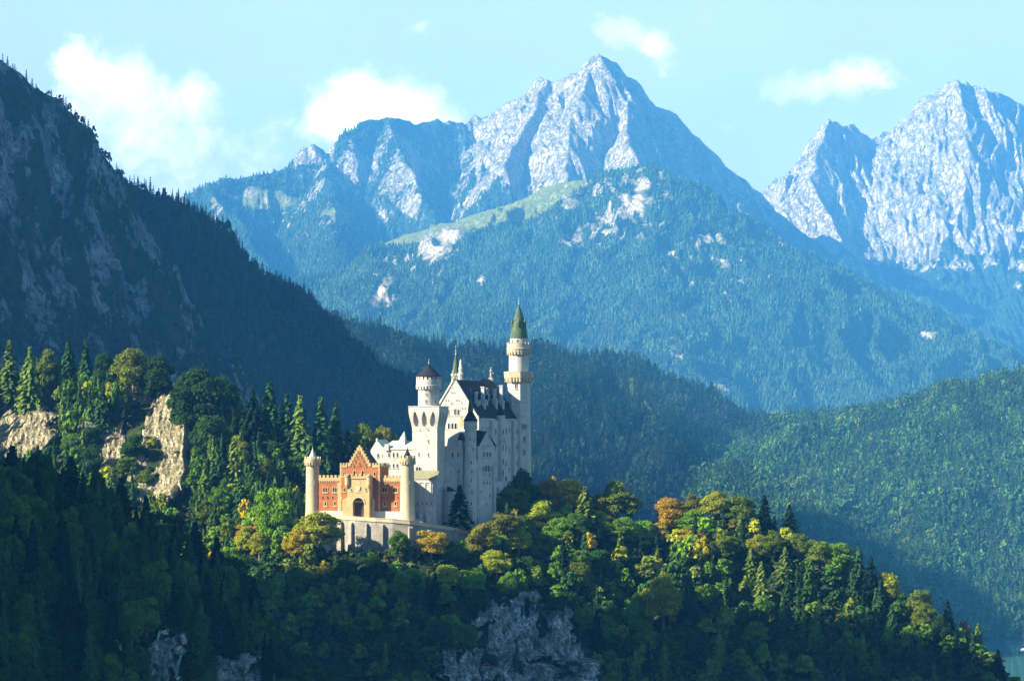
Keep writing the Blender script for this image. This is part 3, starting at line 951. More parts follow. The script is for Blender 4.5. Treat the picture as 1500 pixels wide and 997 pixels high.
# ---------------------------------------------------------------- retaining wall and forecourt
gz = zz(752, (0, 0))                                  # forecourt level, about 33 m below the camera
edge = [plan(484, -3), plan(493, -9), plan(520, -12.5), plan(550, -13.5), plan(575, -13), plan(600, -11), plan(625, -6.5), plan(650, 1), plan(672, 9), plan(692, 18)]
ez = [zz(755, edge[0]), zz(756, edge[1]), zz(758.5, edge[2]), zz(760.5, edge[3]), zz(762, edge[4]), zz(764.5, edge[5]), zz(768, edge[6]), zz(772, edge[7]), zz(776, edge[8]), zz(780, edge[9])]
rw = building('retaining_wall', 'tall buttressed stone retaining wall curving below the red gatehouse', 'wall', edge[4], ez[4] - 14)
mb, pp, bt = MB(), MB(), []
for i in range(len(edge) - 1):
    W = Wall(edge[i], edge[i + 1])
    zt0, zt1 = ez[i], ez[i + 1]
    mb.wprism(W, [(0, -90), (W.len, -90), (W.len, zt1 - .9), (0, zt0 - .9)], -1.2, 0.0)
    pp.wprism(W, [(-.05, zt0 - .9), (W.len + .05, zt1 - .9), (W.len + .05, zt1 - .45), (-.05, zt0 - .45)], -1.3, 0.35, 0)
    pp.wprism(W, [(0, zt0 - .45), (W.len, zt1 - .45), (W.len, zt1 + .55), (0, zt0 + .55)], -0.75, 0.0, 0)
    pp.wprism(W, [(-.02, zt0 + .55), (W.len + .02, zt1 + .55), (W.len + .02, zt1 + .75), (-.02, zt0 + .75)], -0.85, 0.1, 0)
    mb_b = None
mb.build('wall', 'wall_rubble', rw)
pp.build('parapet', 'tower_stone', rw)
for px in (500, 515, 536, 559, 601, 628):
    for i in range(len(edge) - 1):
        W = Wall(edge[i], edge[i + 1])
        t = W.t_of(px)
        if 0 <= t < W.len:
            zt = ez[i] + (ez[i + 1] - ez[i]) * t / W.len
            b = MB()
            b.add([(*W.at(t - .9, -.3), -88), (*W.at(t + .9, -.3), -88), (*W.at(t + .9, 2.4), -88), (*W.at(t - .9, 2.4), -88),
                   (*W.at(t - .9, -.3), zt - 1.6), (*W.at(t + .9, -.3), zt - 1.6), (*W.at(t + .9, 1.3), zt - 2.4), (*W.at(t - .9, 1.3), zt - 2.4)],
                  [(0, 1, 2, 3), (4, 5, 6, 7), (0, 1, 5, 4), (1, 2, 6, 5), (2, 3, 7, 6), (3, 0, 4, 7)])
            b.build('buttress', 'wall_rubble', rw)
            break
fc = MB()
back = [plan(715, 24), plan(690, 30), plan(640, 22), plan(600, 16), plan(470, 14), plan(452, 6), plan(462, 0)]
fz = [z - .5 for z in ez] + [ez[-1] - .4, ez[-1] - .2, ez[7], gz - .2, gz, gz, gz]
fc.extr([(p[0], p[1] + .6) for p in edge] + back, -88, fz)
o = fc.build('forecourt_ground', 'gravel')
o.location = to_world(0, 0, 0); o.rotation_euler = (0, 0, -TH)
tag(o, kind='structure')

# ---------------------------------------------------------------- gatehouse
gh = building('gatehouse', 'red brick castle gatehouse with stepped gable, arched gate and round corner towers', 'gatehouse', (0, 0), gz - 1)
wL, wR = plan(467, 1.2), plan(592, 1.2)
cL, cR = plan(498, 0), plan(556.5, 0)
pL, pR = plan(508.5, -4.6), plan(541, -4.6)
zw, zc, zp = zz(699, wL), zz(681, cL), zz(699, pL)
z_pl = zz(748, cL)
bot = -50.0
mb = MB()
mb.box(wL[0], cL[0], 1.2, 11, z_pl, zw)                                    # wings
mb.box(cR[0], wR[0], 1.2, 11, z_pl, zw)
mb.box(cL[0], cR[0], 0, 12, z_pl, zc)                                     # central block
mb.build('wall', 'red_brick', gh)
MB().box(wL[0] - .1, wR[0] + .1, -.35, 11.3, bot, z_pl + .001).build('plinth', 'base_stone', gh)
Wc = Wall(cL, cR); Ww1 = Wall(wL, (cL[0], 1.2)); Ww2 = Wall((cR[0], 1.2), wR)
Wside = Wall((cR[0], 0), (cR[0], 12))
# pale quoins, string courses and battlements
for W, n, zt in ((Ww1, 6, zw), (Ww2, 7, zw)):
    mb = MB()
    mb.wprism(W, [(0, zt - 1.5), (W.len, zt - 1.5), (W.len, zt), (0, zt)], -.6, 0.28)
    mb.crenel(W, 0.1, W.len - .1, zt, zt + 1.05, n, -.55, 0.28)
    mb.crenel(W, 0.2, W.len - .2, zt - 2.2, zt - 1.48, n * 2, 0, 0.22, 0.4)
    mb.build('battlement', 'yellow_stone', gh)
for W, s0, s1 in ((Wc, 0, 3.4), (Wc, Wc.len - 3.4, Wc.len), (Wside, .2, 11.8)):
    mb = MB()
    mb.wprism(W, [(s0, zc - .9), (s1, zc - .9), (s1, zc), (s0, zc)], -.5, 0.25)
    mb.crenel(W, s0 + .05, s1 - .05, zc, zc + 1.0, max(3, int((s1 - s0) / 1.15)), -.45, 0.25)
    mb.build('battlement', 'yellow_stone', gh)
for t in (0, Wc.len - .8):
    mb = MB()
    for i in range(12):
        w_ = .8 if i % 2 else .55
        z0 = z_pl + i * (zc - .9 - z_pl) / 12; z1 = z_pl + (i + 1) * (zc - .9 - z_pl) / 12
        tt = t if t == 0 else Wc.len - w_
        mb.wprism(Wc, [(tt, z0), (tt + w_, z0), (tt + w_, z1), (tt, z1)], 0, .06)
    mb.build('quoin', 'yellow_stone', gh)
mb = MB()
for W in (Ww1,):
    mb.wprism(W, [(W.len - 1.4, z_pl), (W.len - .02, z_pl), (W.len - .02, zw - 2.2), (W.len - 1.4, zw - 2.2)], 0, .35)
mb.build('pilaster', 'yellow_stone', gh)
# stepped gable
ap = plan(526.5, 0)
z0g, z1g = zc - 0.5, zz(656, ap)
tL, tR, tc = Wc.t_of(510.5), Wc.t_of(543), Wc.t_of(526.7)
ns = 6
body, cap = [(tL + .25, z0g)], MB()
left, right = [], []
for i in range(ns):
    za, zb = z0g + (z1g - z0g) * i / ns, z0g + (z1g - z0g) * (i + 1) / ns
    f = i / ns * .93
    a, b = tL + (tc - tL) * f, tR + (tc - tR) * f
    left += [(a, za), (a, zb)]; right += [(b, za), (b, zb)]
poly = left + right[::-1]
sg = MB().wprism(Wc, [(t, z) for t, z in poly], -1.2, 0.1).build('stepped_gable', 'red_brick', gh)
for i in range(ns):
    za, zb = z0g + (z1g - z0g) * i / ns, z0g + (z1g - z0g) * (i + 1) / ns
    f0, f1 = i / ns * .93, (i + 1) / ns * .93
    for e in (tL, tR):
        a, b = e + (tc - e) * f0, e + (tc - e) * f1
        lo, hi = min(a, b), max(a, b)
        if e == tL:
            cap.wprism(Wc, [(lo - .12, za), (hi + .30, za), (hi + .30, zb), (lo - .12, zb)], .09, .3)
            cap.wprism(Wc, [(lo - .2, zb), (hi + .3, zb), (hi + .3, zb + .3), (lo - .2, zb + .3)], -1.3, .38)
        else:
            cap.wprism(Wc, [(lo - .30, za), (hi + .12, za), (hi + .12, zb), (lo - .30, zb)], .09, .3)
            cap.wprism(Wc, [(lo - .3, zb), (hi + .2, zb), (hi + .2, zb + .3), (lo - .3, zb + .3)], -1.3, .38)
cap.wprism(Wc, [(tc - .55, z1g), (tc + .55, z1g), (tc + .45, z1g + 1.2), (tc - .45, z1g + 1.2)], -.6, .3)
cap.build('coping', 'yellow_stone', sg)
# blind slits of the gable as small recessed arches
for dx, py in ((-9, 681), (-6, 675), (-3, 669), (0, 664), (3, 669), (6, 675), (9, 681), (0, 679)):
    window(gh, Wall(Wc.at(0, .1), Wc.at(Wc.len, .1)), 526.7 + dx, py, .34, 1.25, frame='yellow_stone', ft=.1)
# roof behind the gable
rf = MB()
e0, e1, rz, ezr = tL + .6, tR - .6, z1g - 1.2, zc + .2
rf.add([(*Wc.at(e0, -1.2), ezr), (*Wc.at(e1, -1.2), ezr), (*Wc.at(tc, -1.2), rz), (*Wc.at(e0, -13), ezr), (*Wc.at(e1, -13), ezr), (*Wc.at(tc, -13), rz)],
       [(0, 1, 2), (3, 4, 5), (0, 1, 4, 3), (1, 2, 5, 4), (2, 0, 3, 5)])
rf.build('roof', 'slate', gh)
# porch with the gate arch
Wp = Wall(pL, pR)
zpt = zz(697.5, pL)
zb_ = zz(751, pL)
ta, ar = Wp.t_of(525), 2.55
az = zz(728.5, pL)
outer = [(0, bot), (0, zpt), (Wp.len, zpt), (Wp.len, bot)]
seg = [(ta + ar * math.cos(math.pi * i / 14), az - ar + ar * math.sin(math.pi * i / 14)) for i in range(15)]   # right to left
poly = [(0, bot), (ta - ar, bot)] + seg[::-1] + [(ta + ar, bot), (Wp.len, bot), (Wp.len, zpt), (0, zpt)]
pm = MB()
pm.wprism(Wp, poly, -4.55, 0.0)
porch = pm.build('porch', 'yellow_stone', gh)
am = MB()
am.wring(Wp, [(ta + (ar + .55) * math.cos(math.pi * i / 14), az - ar + (ar + .55) * math.sin(math.pi * i / 14)) for i in range(15)],
         [(ta + ar * math.cos(math.pi * i / 14), az - ar + ar * math.sin(math.pi * i / 14)) for i in range(15)], -.1, .22)
am.build('arch_moulding', 'tower_stone', porch)
gd = MB()
gd.wprism(Wp, [(ta - ar + .02, bot)] + [(ta - ar + .02, az - ar)] + [(t_ * .992 + ta * .008, z_) for t_, z_ in seg[::-1][1:-1]] + [(ta + ar - .02, az - ar), (ta + ar - .02, bot)], -2.6, -2.3, 0)
for i in range(5):
    gd.wprism(Wp, [(ta - 2.1 + i * .95, zb_), (ta - 1.8 + i * .95, zb_), (ta - 1.8 + i * .95, az - ar + .6), (ta - 2.1 + i * .95, az - ar + .6)], -2.3, -2.2, 0)
gd.build('gate_door', 'dark_wood', porch)
MB().wprism(Wp, [(ta - ar + .2, az - 2.1), (ta + ar - .2, az - 2.1), (ta + ar - .2, az - 1.5), (ta + .8, az - 1.15), (ta - .8, az - 1.15), (ta - ar + .2, az - 1.5)], -2.3, -2.1).build('gate_tympanum', 'gilt_stone', porch)
bm_ = MB()
bm_.wprism(Wp, [(-.3, zpt - 1.0), (Wp.len + .3, zpt - 1.0), (Wp.len + .3, zpt), (-.3, zpt)], -1.0, .35)
bm_.crenel(Wp, -.3, Wp.len + .3, zpt, zpt + 1.1, 6, -.4, .35)
bm_.build('battlement', 'yellow_stone', porch)
for t in (.1, Wp.len - .1):                                               # bartizans
    q = Wp.at(t, -.1)
    z0 = zpt
    bz = MB().lathe(*q, [(.2, z0 - 5.4), (.75, z0 - 4.6), (1.15, z0 - 3.6), (1.15, z0 - .3), (1.4, z0 - .1), (1.4, z0 + .5), (1.0, z0 + .55)], 14)
    bz.ringbox(*q, 1.0, 1.4, z0 + .5, z0 + 1.2, 7)
    bz.build('bartizan', 'yellow_stone', porch)
# coat of arms and balcony figure above the arch
cz = zz(716, pL)
ar_m = MB().wprism(Wp, [(ta - 1.1, cz - 1.5), (ta + 1.1, cz - 1.5), (ta + 1.1, cz + 1.3), (ta - 1.1, cz + 1.3)], -.05, .18)
ar_m.wprism(Wp, [(ta - .8, cz - .2), (ta, cz - 1.15), (ta + .8, cz - .2), (ta + .8, cz + .9), (ta - .8, cz + .9)], .18, .38)
ar_m.wprism(Wp, arch(ta, cz + 2.0, 1.5, 1.5), -.05, .12)
ar_m.build('coat_of_arms', 'tower_stone', porch)
slit(porch, Wp, 514.5, 717, .4, 1.2); slit(porch, Wp, 536, 717, .4, 1.2)
bt_ = MB()
W_ = Wall(Wp.at(-1.3, -1.6), Wp.at(-.05, -1.6))
bt_.wprism(W_, [(-1.4, bot), (1.3, bot), (1.3, zz(727, pL)), (-1.4, zz(732, pL))], -2.4, .0)
W_ = Wall(Wp.at(Wp.len + .05, -2.2), Wp.at(Wp.len + 1.3, -2.2))
bt_.wprism(W_, [(0, bot), (1.1, bot), (1.1, zz(733, pL)), (0, zz(727, pL))], -1.6, .0)
bt_.build('buttress', 'yellow_stone', porch)
# windows of the gatehouse
for px in (519.5, 531.5):
    window(gh, Wc, px, 693, .95, 2.3, 2 if False else 1, 'yellow_stone', ft=.3)
for px in (504, 549):
    window(gh, Wc, px, 694, .7, 1.7, 1, 'yellow_stone', ft=.25)
window(gh, Wc, 504.5, 717, .6, 1.5, 1, 'yellow_stone', ft=.22)
for W, pxs in ((Ww1, (476.5, 490.5)), (Ww2, (563.5, 579))):
    for px in pxs:
        window(gh, W, px, 717, .75, 1.9, 2, 'yellow_stone', ft=.26, hood=True)
        window(gh, W, px + .3, 737, .7, 1.7, 1, 'yellow_stone', ft=.32)
    for i in range(4):
        px = pxs[0] - 4 + i * (pxs[1] - pxs[0] + 8) / 3
        window(gh, W, px, 728, .45, .5, 1, 'red_brick', arched=False, ft=.08)
# round corner towers
for px, b, base, top, nm in ((458, 3.0, 762, 668.5, 0), (596.8, 1.0, 761, 667, 1)):
    c = plan(px, b)
    zt, zb0, ztip = zz(top, c), bot - 6, zz(656.5, c)
    tw = MB()
    zg = zt - 2.9
    tw.lathe(*c, [(3.5, zb0), (3.35, zz(base - 6, c)), (3.08, zz(base - 12, c)), (2.85, zg - 1.0), (2.95, zg - .6), (3.45, zg + .5), (3.55, zg + .7), (3.55, zt - 1.0), (2.6, zt - 1.0)], 28)
    tower = tw.build('corner_tower', 'tower_stone', gh, True)
    cr = MB().ringbox(*c, 3.1, 3.55, zt - 1.05, zt, 12, .55, .1)
    cr.lathe(*c, [(3.56, zt - 1.25), (3.58, zt - 1.2), (3.58, zt - 1.03), (3.1, zt - 1.03)], 28)
    cr.build('battlement', 'tower_stone', tower)
    cr = MB().ringbox(*c, 2.9, 3.62, zg - .9, zg + .35, 18, .5)
    cr.lathe(*c, [(3.5, zg + .3), (3.66, zg + .33), (3.66, zg + .5), (3.5, zg + .52)], 28)
    cr.build('corbel_ring', 'tower_stone', tower)
    r_ = MB(); cone_roof(r_, *c, 2.05, zt - .9, ztip, n=16); finial(r_, *c, ztip - .1, 1.6, .1)
    r_.build('roof', 'lead' if nm == 0 else 'slate', tower)
    for k, (py, an) in enumerate(((690, 1.1), (706, .7), (722, 1.25), (737, .9), (700, 2.4))):
        W = Wall((c[0] + 2.94 * math.sin(an) * .95 - .5 * math.cos(an), c[1] - 2.94 * math.cos(an) - .5 * math.sin(an)), (c[0] + 2.94 * math.sin(an) * .95 + .5 * math.cos(an), c[1] - 2.94 * math.cos(an) + .5 * math.sin(an)))
        window(tower, W, 0, 0, .3, 1.1, t=.5, z=zz(py, c), arched=False, ft=.08)

# ---------------------------------------------------------------- square tower
sL, sR = plan(604, 15), plan(640.3, 15)
sw = sR[0] - sL[0]
st_ = building('square_tower', 'tall white square castle tower with arcaded top and round slate roofed turret', 'tower', ((sL[0] + sR[0]) / 2, 15 + sw / 2), -36)
sc = ((sL[0] + sR[0]) / 2, 15 + sw / 2)
zt, zf = zz(600, sL), zz(631, sL)
ztop = zz(594.5, sL)
oh = 1.3
mb = MB()
foot = [sL, sR, (sR[0], sR[1] + sw), (sL[0], sL[1] + sw)]
k = 1.06
fb = [(sc[0] + (p[0] - sc[0]) * k, sc[1] + (p[1] - sc[1]) * k) for p in foot]
mb.extr(fb, -60, zz(705, sL), 0, foot)
mb.extr(foot, zz(705, sL) + .001, zf + .01)
mb.build('shaft', 'limestone', st_)
# flaring head with teardrop niches on all four sides
hd = MB()
ct = [(sc[0] - sw / 2, sc[1] - sw / 2), (sc[0] + sw / 2, sc[1] - sw / 2), (sc[0] + sw / 2, sc[1] + sw / 2), (sc[0] - sw / 2, sc[1] + sw / 2)]
for e in range(4):
    W = Wall(ct[e], ct[(e + 1) % 4])
    nt, nz = 78, 44
    vs, fs = [], []
    for j in range(nz + 1):
        v = j / nz
        out = oh * sstep(0, 1, v) ** .9 + .02
        for i in range(nt + 1):
            u = i / nt
            t = -out + (W.len + 2 * out) * u
            ins = False
            for c_ in (.2, .5, .8):
                y = (v - .22) / .70
                if 0 < y < 1:
                    wd = .088 * (math.sin(math.pi * y ** 0.62)) ** .75
                    ins |= abs(u - c_) < wd
            q = W.at(min(max(t, 0.3), W.len - .3) if ins else t, -.7 if ins else out)
            vs.append((*q, zf + (zt - zf) * v))
    for j in range(nz):
        for i in range(nt):
            fs.append((j * (nt + 1) + i, j * (nt + 1) + i + 1, (j + 1) * (nt + 1) + i + 1, (j + 1) * (nt + 1) + i))
    hd.add(vs, fs)
hd.extr([(sc[0] + s0 * (sw / 2 + oh + .02), sc[1] + s1 * (sw / 2 + oh + .02)) for s0, s1 in ((-1, -1), (1, -1), (1, 1), (-1, 1))], zt, ztop - .35)
hd.extr([(sc[0] + s0 * (sw / 2 + oh + .2), sc[1] + s1 * (sw / 2 + oh + .2)) for s0, s1 in ((-1, -1), (1, -1), (1, 1), (-1, 1))], ztop - .35, ztop)
hd.build('arcaded_head', 'limestone', st_)
# turret on top
tc_ = (sc[0] + .2, sc[1] - .4)
def Zt(py): return zz(py, tc_)
t_ = MB().lathe(*tc_, [(4.6, ztop - .2), (4.6, Zt(571)), (4.75, Zt(569.5)), (5.35, Zt(566)), (5.45, Zt(564)), (5.45, Zt(556)), (4.0, Zt(556))], 36)
tur = t_.build('turret', 'limestone', st_, True)
cr = MB().ringbox(*tc_, 4.75, 5.45, Zt(556) - .02, Zt(551), 18, .62, .1)
cr.ringbox(*tc_, 4.5, 5.6, Zt(570), Zt(565.5), 24, .5)
cr.lathe(*tc_, [(5.62, Zt(566)), (5.66, Zt(565.6)), (5.66, Zt(564.4)), (5.5, Zt(564))], 36)
cr.build('battlement', 'limestone', tur)
rr = MB(); cone_roof(rr, *tc_, 5.75, Zt(550.5), Zt(533), n=32)
rr.build('roof', 'slate', tur, True)
fi = MB(); finial(fi, *tc_, Zt(533.5), 2.3, .25); fi.build('finial', 'bronze', tur)
for an, py in ((.05, 577), (.95, 577), (.05, 588), (.95, 588), (-.8, 588)):
    W = Wall((tc_[0] + 4.58 * math.sin(an) - .5 * math.cos(an), tc_[1] - 4.58 * math.cos(an) - .5 * math.sin(an)), (tc_[0] + 4.58 * math.sin(an) + .5 * math.cos(an), tc_[1] - 4.58 * math.cos(an) + .5 * math.sin(an)))
    window(tur, W, 0, 0, .5 if py > 580 else .6, 1.5 if py > 580 else .6, t=.5, z=Zt(py), ft=.12)
Ws, Wsr = Wall(sL, sR), Wall(sR, (sR[0], sR[1] + sw))
for px, py in ((615, 627.5), (627, 627.5), (627.3, 646), (613.5, 665), (627.3, 665.5)):
    slit(st_, Ws, px, py, .4, 1.3)
window(st_, Ws, 613, 687.5, .9, 2.1, 2, ft=.18, hood=True)
for py in (632, 648, 663, 690, 715):
    slit(st_, Wsr, 646, py, .5, 1.3)
MB().wprism(Wall(Wsr.at(-.4, .12), Wsr.at(Wsr.len, .12)), [(0, zz(718, sR)), (Wsr.len, zz(718, sR)), (Wsr.len, zz(718, sR) + .35), (0, zz(718, sR) + .35)], 0, .35).build('string_course', 'base_stone', st_)

# low wing between gatehouse and square tower
lw = building('connecting_wing', 'low pilastered wing with olive roof joining red gatehouse and square tower', 'wing', plan(620, 12), -37)
q0, q1 = plan(603, 10.6), plan(637.8, 10.6)
Wl = Wall(q0, q1)
zr0 = zz(702, q0)
MB().extr([q0, q1, (q1[0], 14.8), (q0[0], 14.8)], -60, zr0).build('wall', 'base_stone', lw)
rb = MB()
rb.add([(*Wl.at(-.3, .5), zr0), (*Wl.at(Wl.len + .4, .5), zr0), (*Wl.at(Wl.len + .4, -4.35), zz(690, q0)), (*Wl.at(-.3, -4.35), zz(690, q0)), (*Wl.at(-.3, .5), zr0 + .35), (*Wl.at(Wl.len + .4, .5), zr0 + .35), (*Wl.at(Wl.len - 2.4, -4.35), zz(690, q0) + .35), (*Wl.at(-.3, -4.35), zz(690, q0) + .35)],
       [(0, 1, 2, 3), (4, 5, 6, 7), (0, 1, 5, 4), (1, 2, 6, 5), (2, 3, 7, 6), (3, 0, 4, 7)])
rb.build('roof', 'olive_roof', lw)
pb = MB()
for t in (1.0, 3.4, 6.0, 8.6, Wl.len - .5):
    pb.wprism(Wl, [(t - .3, -58), (t + .3, -58), (t + .3, zr0 - 1.4), (t - .3, zr0 - 1.4)], 0, .3)
pb.wprism(Wl, [(0, zr0 - 1.4), (Wl.len, zr0 - 1.4), (Wl.len, zr0 - .02), (0, zr0 - .02)], 0, .32)
pb.build('pilaster', 'base_stone', lw)
for px, py in ((612, 737), (619, 737), (625, 737), (632, 737), (631, 724), (624, 707)):
    slit(lw, Wl, px, py, .4, 1.3)
for px in (619, 630):
    W = Wl; t = W.t_of(px)
    MB().wprism(W, [(t - .9, -58), (t + .9, -58), (t + .9, zz(754, q0)), (t - .9, zz(750, q0))], .0, 2.6).build('buttress', 'base_stone', lw)

# ---------------------------------------------------------------- palace
gb = 46.0
gA = plan(665.5, gb); gR = plan(701.5, gb)
hw = gR[0] - gA[0]; gLf = (gA[0] - hw, gb)
PL = 62.0
pal = building('palace', 'white main palace of castle with steep dark slate roof, gable and chimneys', 'palace', (gA[0], gb + PL / 2), -34)
zr, ze = zz(555, gA), zz(611, gR)
Wg, Wps = Wall(gLf, gR), Wall(gR, (gR[0], gb + PL))
mb = MB()
mb.extr([gLf, gR, (gR[0], gb + PL), (gLf[0], gb + PL)], -62, ze)
mb.build('wall', 'limestone', pal)
gm = MB().wprism(Wg, [(0, ze + .002), (Wg.len, ze + .002), (Wg.len / 2, zr)], -.9, 0.0)
gable = gm.build('gable', 'limestone', pal)
cp = MB()
for s in (-1, 1):
    e = Wg.len / 2 + s * (Wg.len / 2 + .25)
    cp.wprism(Wg, [(e, ze - .5), (e - s * 1.0, ze - .5), (Wg.len / 2, zr - .4), (Wg.len / 2, zr + .9)], -1.0, .35)
cp.build('coping', 'limestone', gable)
# roof: long ridge, then a slightly higher cross block with hipped end
rm = MB()
zb2, hw2 = zr - .15, hw - .05
def roof_block(b0, b1, h, z_r, z_e, hip=0.0, over=.45):
    W0 = [(gA[0] - h - over, b0, z_e - .35), (gA[0] + h + over, b0, z_e - .35), (gA[0], b0, z_r), (gA[0] - h - over, b1, z_e - .35), (gA[0] + h + over, b1, z_e - .35), (gA[0], b1 - hip, z_r)]
    rm.add(W0, [(0, 1, 2), (3, 4, 5), (0, 1, 4, 3), (1, 2, 5, 4), (2, 0, 3, 5)])
roof_block(gb + .85, gb + PL * .70, hw, zb2, ze)
roof_block(gb + PL * .66, gb + PL + .4, hw + .5, zb2 + .9, ze + .1, 4.0)
rm.build('roof', 'slate', pal)
MB().box(gR[0] - .3, gR[0] + .55, gb + .5, gb + PL, ze - 1.2, ze - .36).build('cornice', 'limestone', pal)
# statues on the gables
def figure(mb, a, b, z, h, r=.55):
    mb.box(a - r, a + r, b - r, b + r, z - .8, z + h * .16)
    mb.lathe(a, b, [(r * .55, z + h * .16), (r * .72, z + h * .3), (r * .5, z + h * .52), (r * .8, z + h * .68), (r * .7, z + h * .78), (r * .25, z + h * .83), (r * .36, z + h * .9), (r * .3, z + h * .97), (.05, z + h)], 10)
    mb.add([(a + r * .5, b - .15, z + h * .7), (a + r * 1.5, b - .15, z + h * .5), (a + r * 1.35, b - .15, z + h * .42), (a + r * .4, b - .15, z + h * .6), (a + r * .5, b + .15, z + h * .7), (a + r * 1.5, b + .15, z + h * .5), (a + r * 1.35, b + .15, z + h * .42), (a + r * .4, b + .15, z + h * .6)],
           [(0, 1, 2, 3), (4, 5, 6, 7), (0, 1, 5, 4), (1, 2, 6, 5), (2, 3, 7, 6), (3, 0, 4, 7)])
fg = MB(); figure(fg, gA[0] - .3, gb - .2, zr + .7, 3.6, .7); fg.build('gable_statue', 'bronze', pal)
fq = plan(725, gb + PL - 4.5)
fg = MB(); figure(fg, gA[0], gb + PL - 4.5, zb2 + 1.0, 5.6, .85); fg.build('gable_statue', 'bronze', pal)
# gable windows
for px in (651.5, 656.5):
    window(pal, Wg, px, 603, .75, 2.2, 1, ft=.18)
window(pal, Wg, 669, 603.5, .75, 2.4, 2, ft=.18, hood=True, gap=.7)
for px in (657.5, 662.7, 667.5):
    window(pal, Wg, px, 623.8, .85, 2.5, 1, ft=.2)
for px in (645, 650):
    window(pal, Wg, px, 624, .8, 2.3, 1, ft=.2)
window(pal, Wg, 661.7, 590.3, .55, .55, 1, ft=.12)
for px, py in ((661.5, 574), (665.5, 574), (653, 585.5), (656.5, 585.5), (668.5, 585.5), (672, 585.5), (661.5, 566), (677, 597), (681, 597), (676, 589)):
    window(pal, Wg, px, py, .22, .45, 1, ft=.1)
sm = MB()
for py in (609.5, 629.5):
    z = Wg.z_of(py, 5)
    sm.wprism(Wg, [(0, z), (Wg.len, z), (Wg.len, z + .3), (0, z + .3)], -.05, .25)
sm.build('string_course', 'limestone', pal)
# gilded figures painted and carved beside the windows
zf_ = Wg.z_of(617, 17)
gm_ = MB()
tt = Wg.t_of(675.5)
for dx, dz, w_, h_ in ((0, 0, .9, 3.4), (-.5, -1.3, .8, 2.2), (.5, -.6, .7, 2.6), (0, 1.9, .5, 1.2), (-.6, .7, .6, .6)):
    gm_.wprism(Wg, [(tt + dx - w_ / 2, zf_ + dz - h_ / 2), (tt + dx + w_ / 2, zf_ + dz - h_ / 2), (tt + dx + w_ * .3, zf_ + dz + h_ / 2), (tt + dx - w_ * .35, zf_ + dz + h_ / 2)], -.05, .12 + .02 * dx)
gm_.build('wall_carving', 'gilt_stone', pal)
# side wall: projecting bays, string courses, windows
bays = [(.26, .40, 1.6, 'limestone'), (.52, .62, 2.2, 'limestone'), (.84, .985, 1.3, 'limestone')]
for f0, f1, out, mt in bays:
    W = Wall(Wps.at(PL * f0), Wps.at(PL * f1))
    b = MB().wprism(W, [(0, -61.5), (W.len, -61.5), (W.len, ze - 1.25), (0, ze - 1.25)], -.1, out)
    bay = b.build('bay', mt, pal)
    Wo = Wall(W.at(0, out), W.at(W.len, out)); Wf = Wall(W.at(0, -.0), W.at(0, out))
    for z in np.linspace(ze - 6, -26, 5):
        window(bay, Wo, 0, 0, .9, 2.4, 2, ft=.2, t=W.len / 2, z=float(z))
    sc_ = MB()
    for z in (ze - 9.5, ze - 20):
        sc_.wprism(Wo, [(-.1, z), (Wo.len + .1, z), (Wo.len + .1, z + .4), (-.1, z + .4)], -.05, .2)
    sc_.build('string_course', 'base_stone', bay)
for f in (.08, .16, .22, .45, .48, .67, .72, .78):
    for z in np.linspace(ze - 5.5, -24, 4):
        window(pal, Wps, 0, 0, .9, 2.3, 1, ft=.18, t=PL * f, z=float(z))
# chimneys and dormers on the visible roof side
def on_roof(px, b):
    """local point of the visible roof slope"""
    return b
for px, pyt, pyb, b, w in ((697.5, 574, 601, gb + 9, 1.2), (707.5, 566, 601, gb + 18, 1.5), (714, 568, 585, gb + 33, 1.0), (725, 569, 597, gb + 37, 1.3), (734.5, 564, 607, gb + 46, 1.5)):
    c = plan(px, b)
    d = c[0] - gA[0]
    zroof = zr - (zr - ze) * max(0.0, min(1.0, d / hw))
    z1 = zz(pyt, c)
    ch = MB()
    zb_c = zz(pyb, c)
    ch.box(c[0] - w * .95, c[0] + w * .75, b - w * .8, b + w * .8, zroof - 3.2, zb_c + (z1 - zb_c) * .42)
    ch.box(c[0] - w * 1.1, c[0] + w * .95, b - w * .95, b + w * .95, zb_c + (z1 - zb_c) * .42, zb_c + (z1 - zb_c) * .47)
    ch.box(c[0] - w * .5, c[0] + w * .45, b - w * .45, b + w * .45, zb_c + (z1 - zb_c) * .47, z1 - .5)
    ch.box(c[0] - w * .66, c[0] + w * .6, b - w * .6, b + w * .6, z1 - .5, z1)
    ch.build('chimney', 'base_stone', pal)
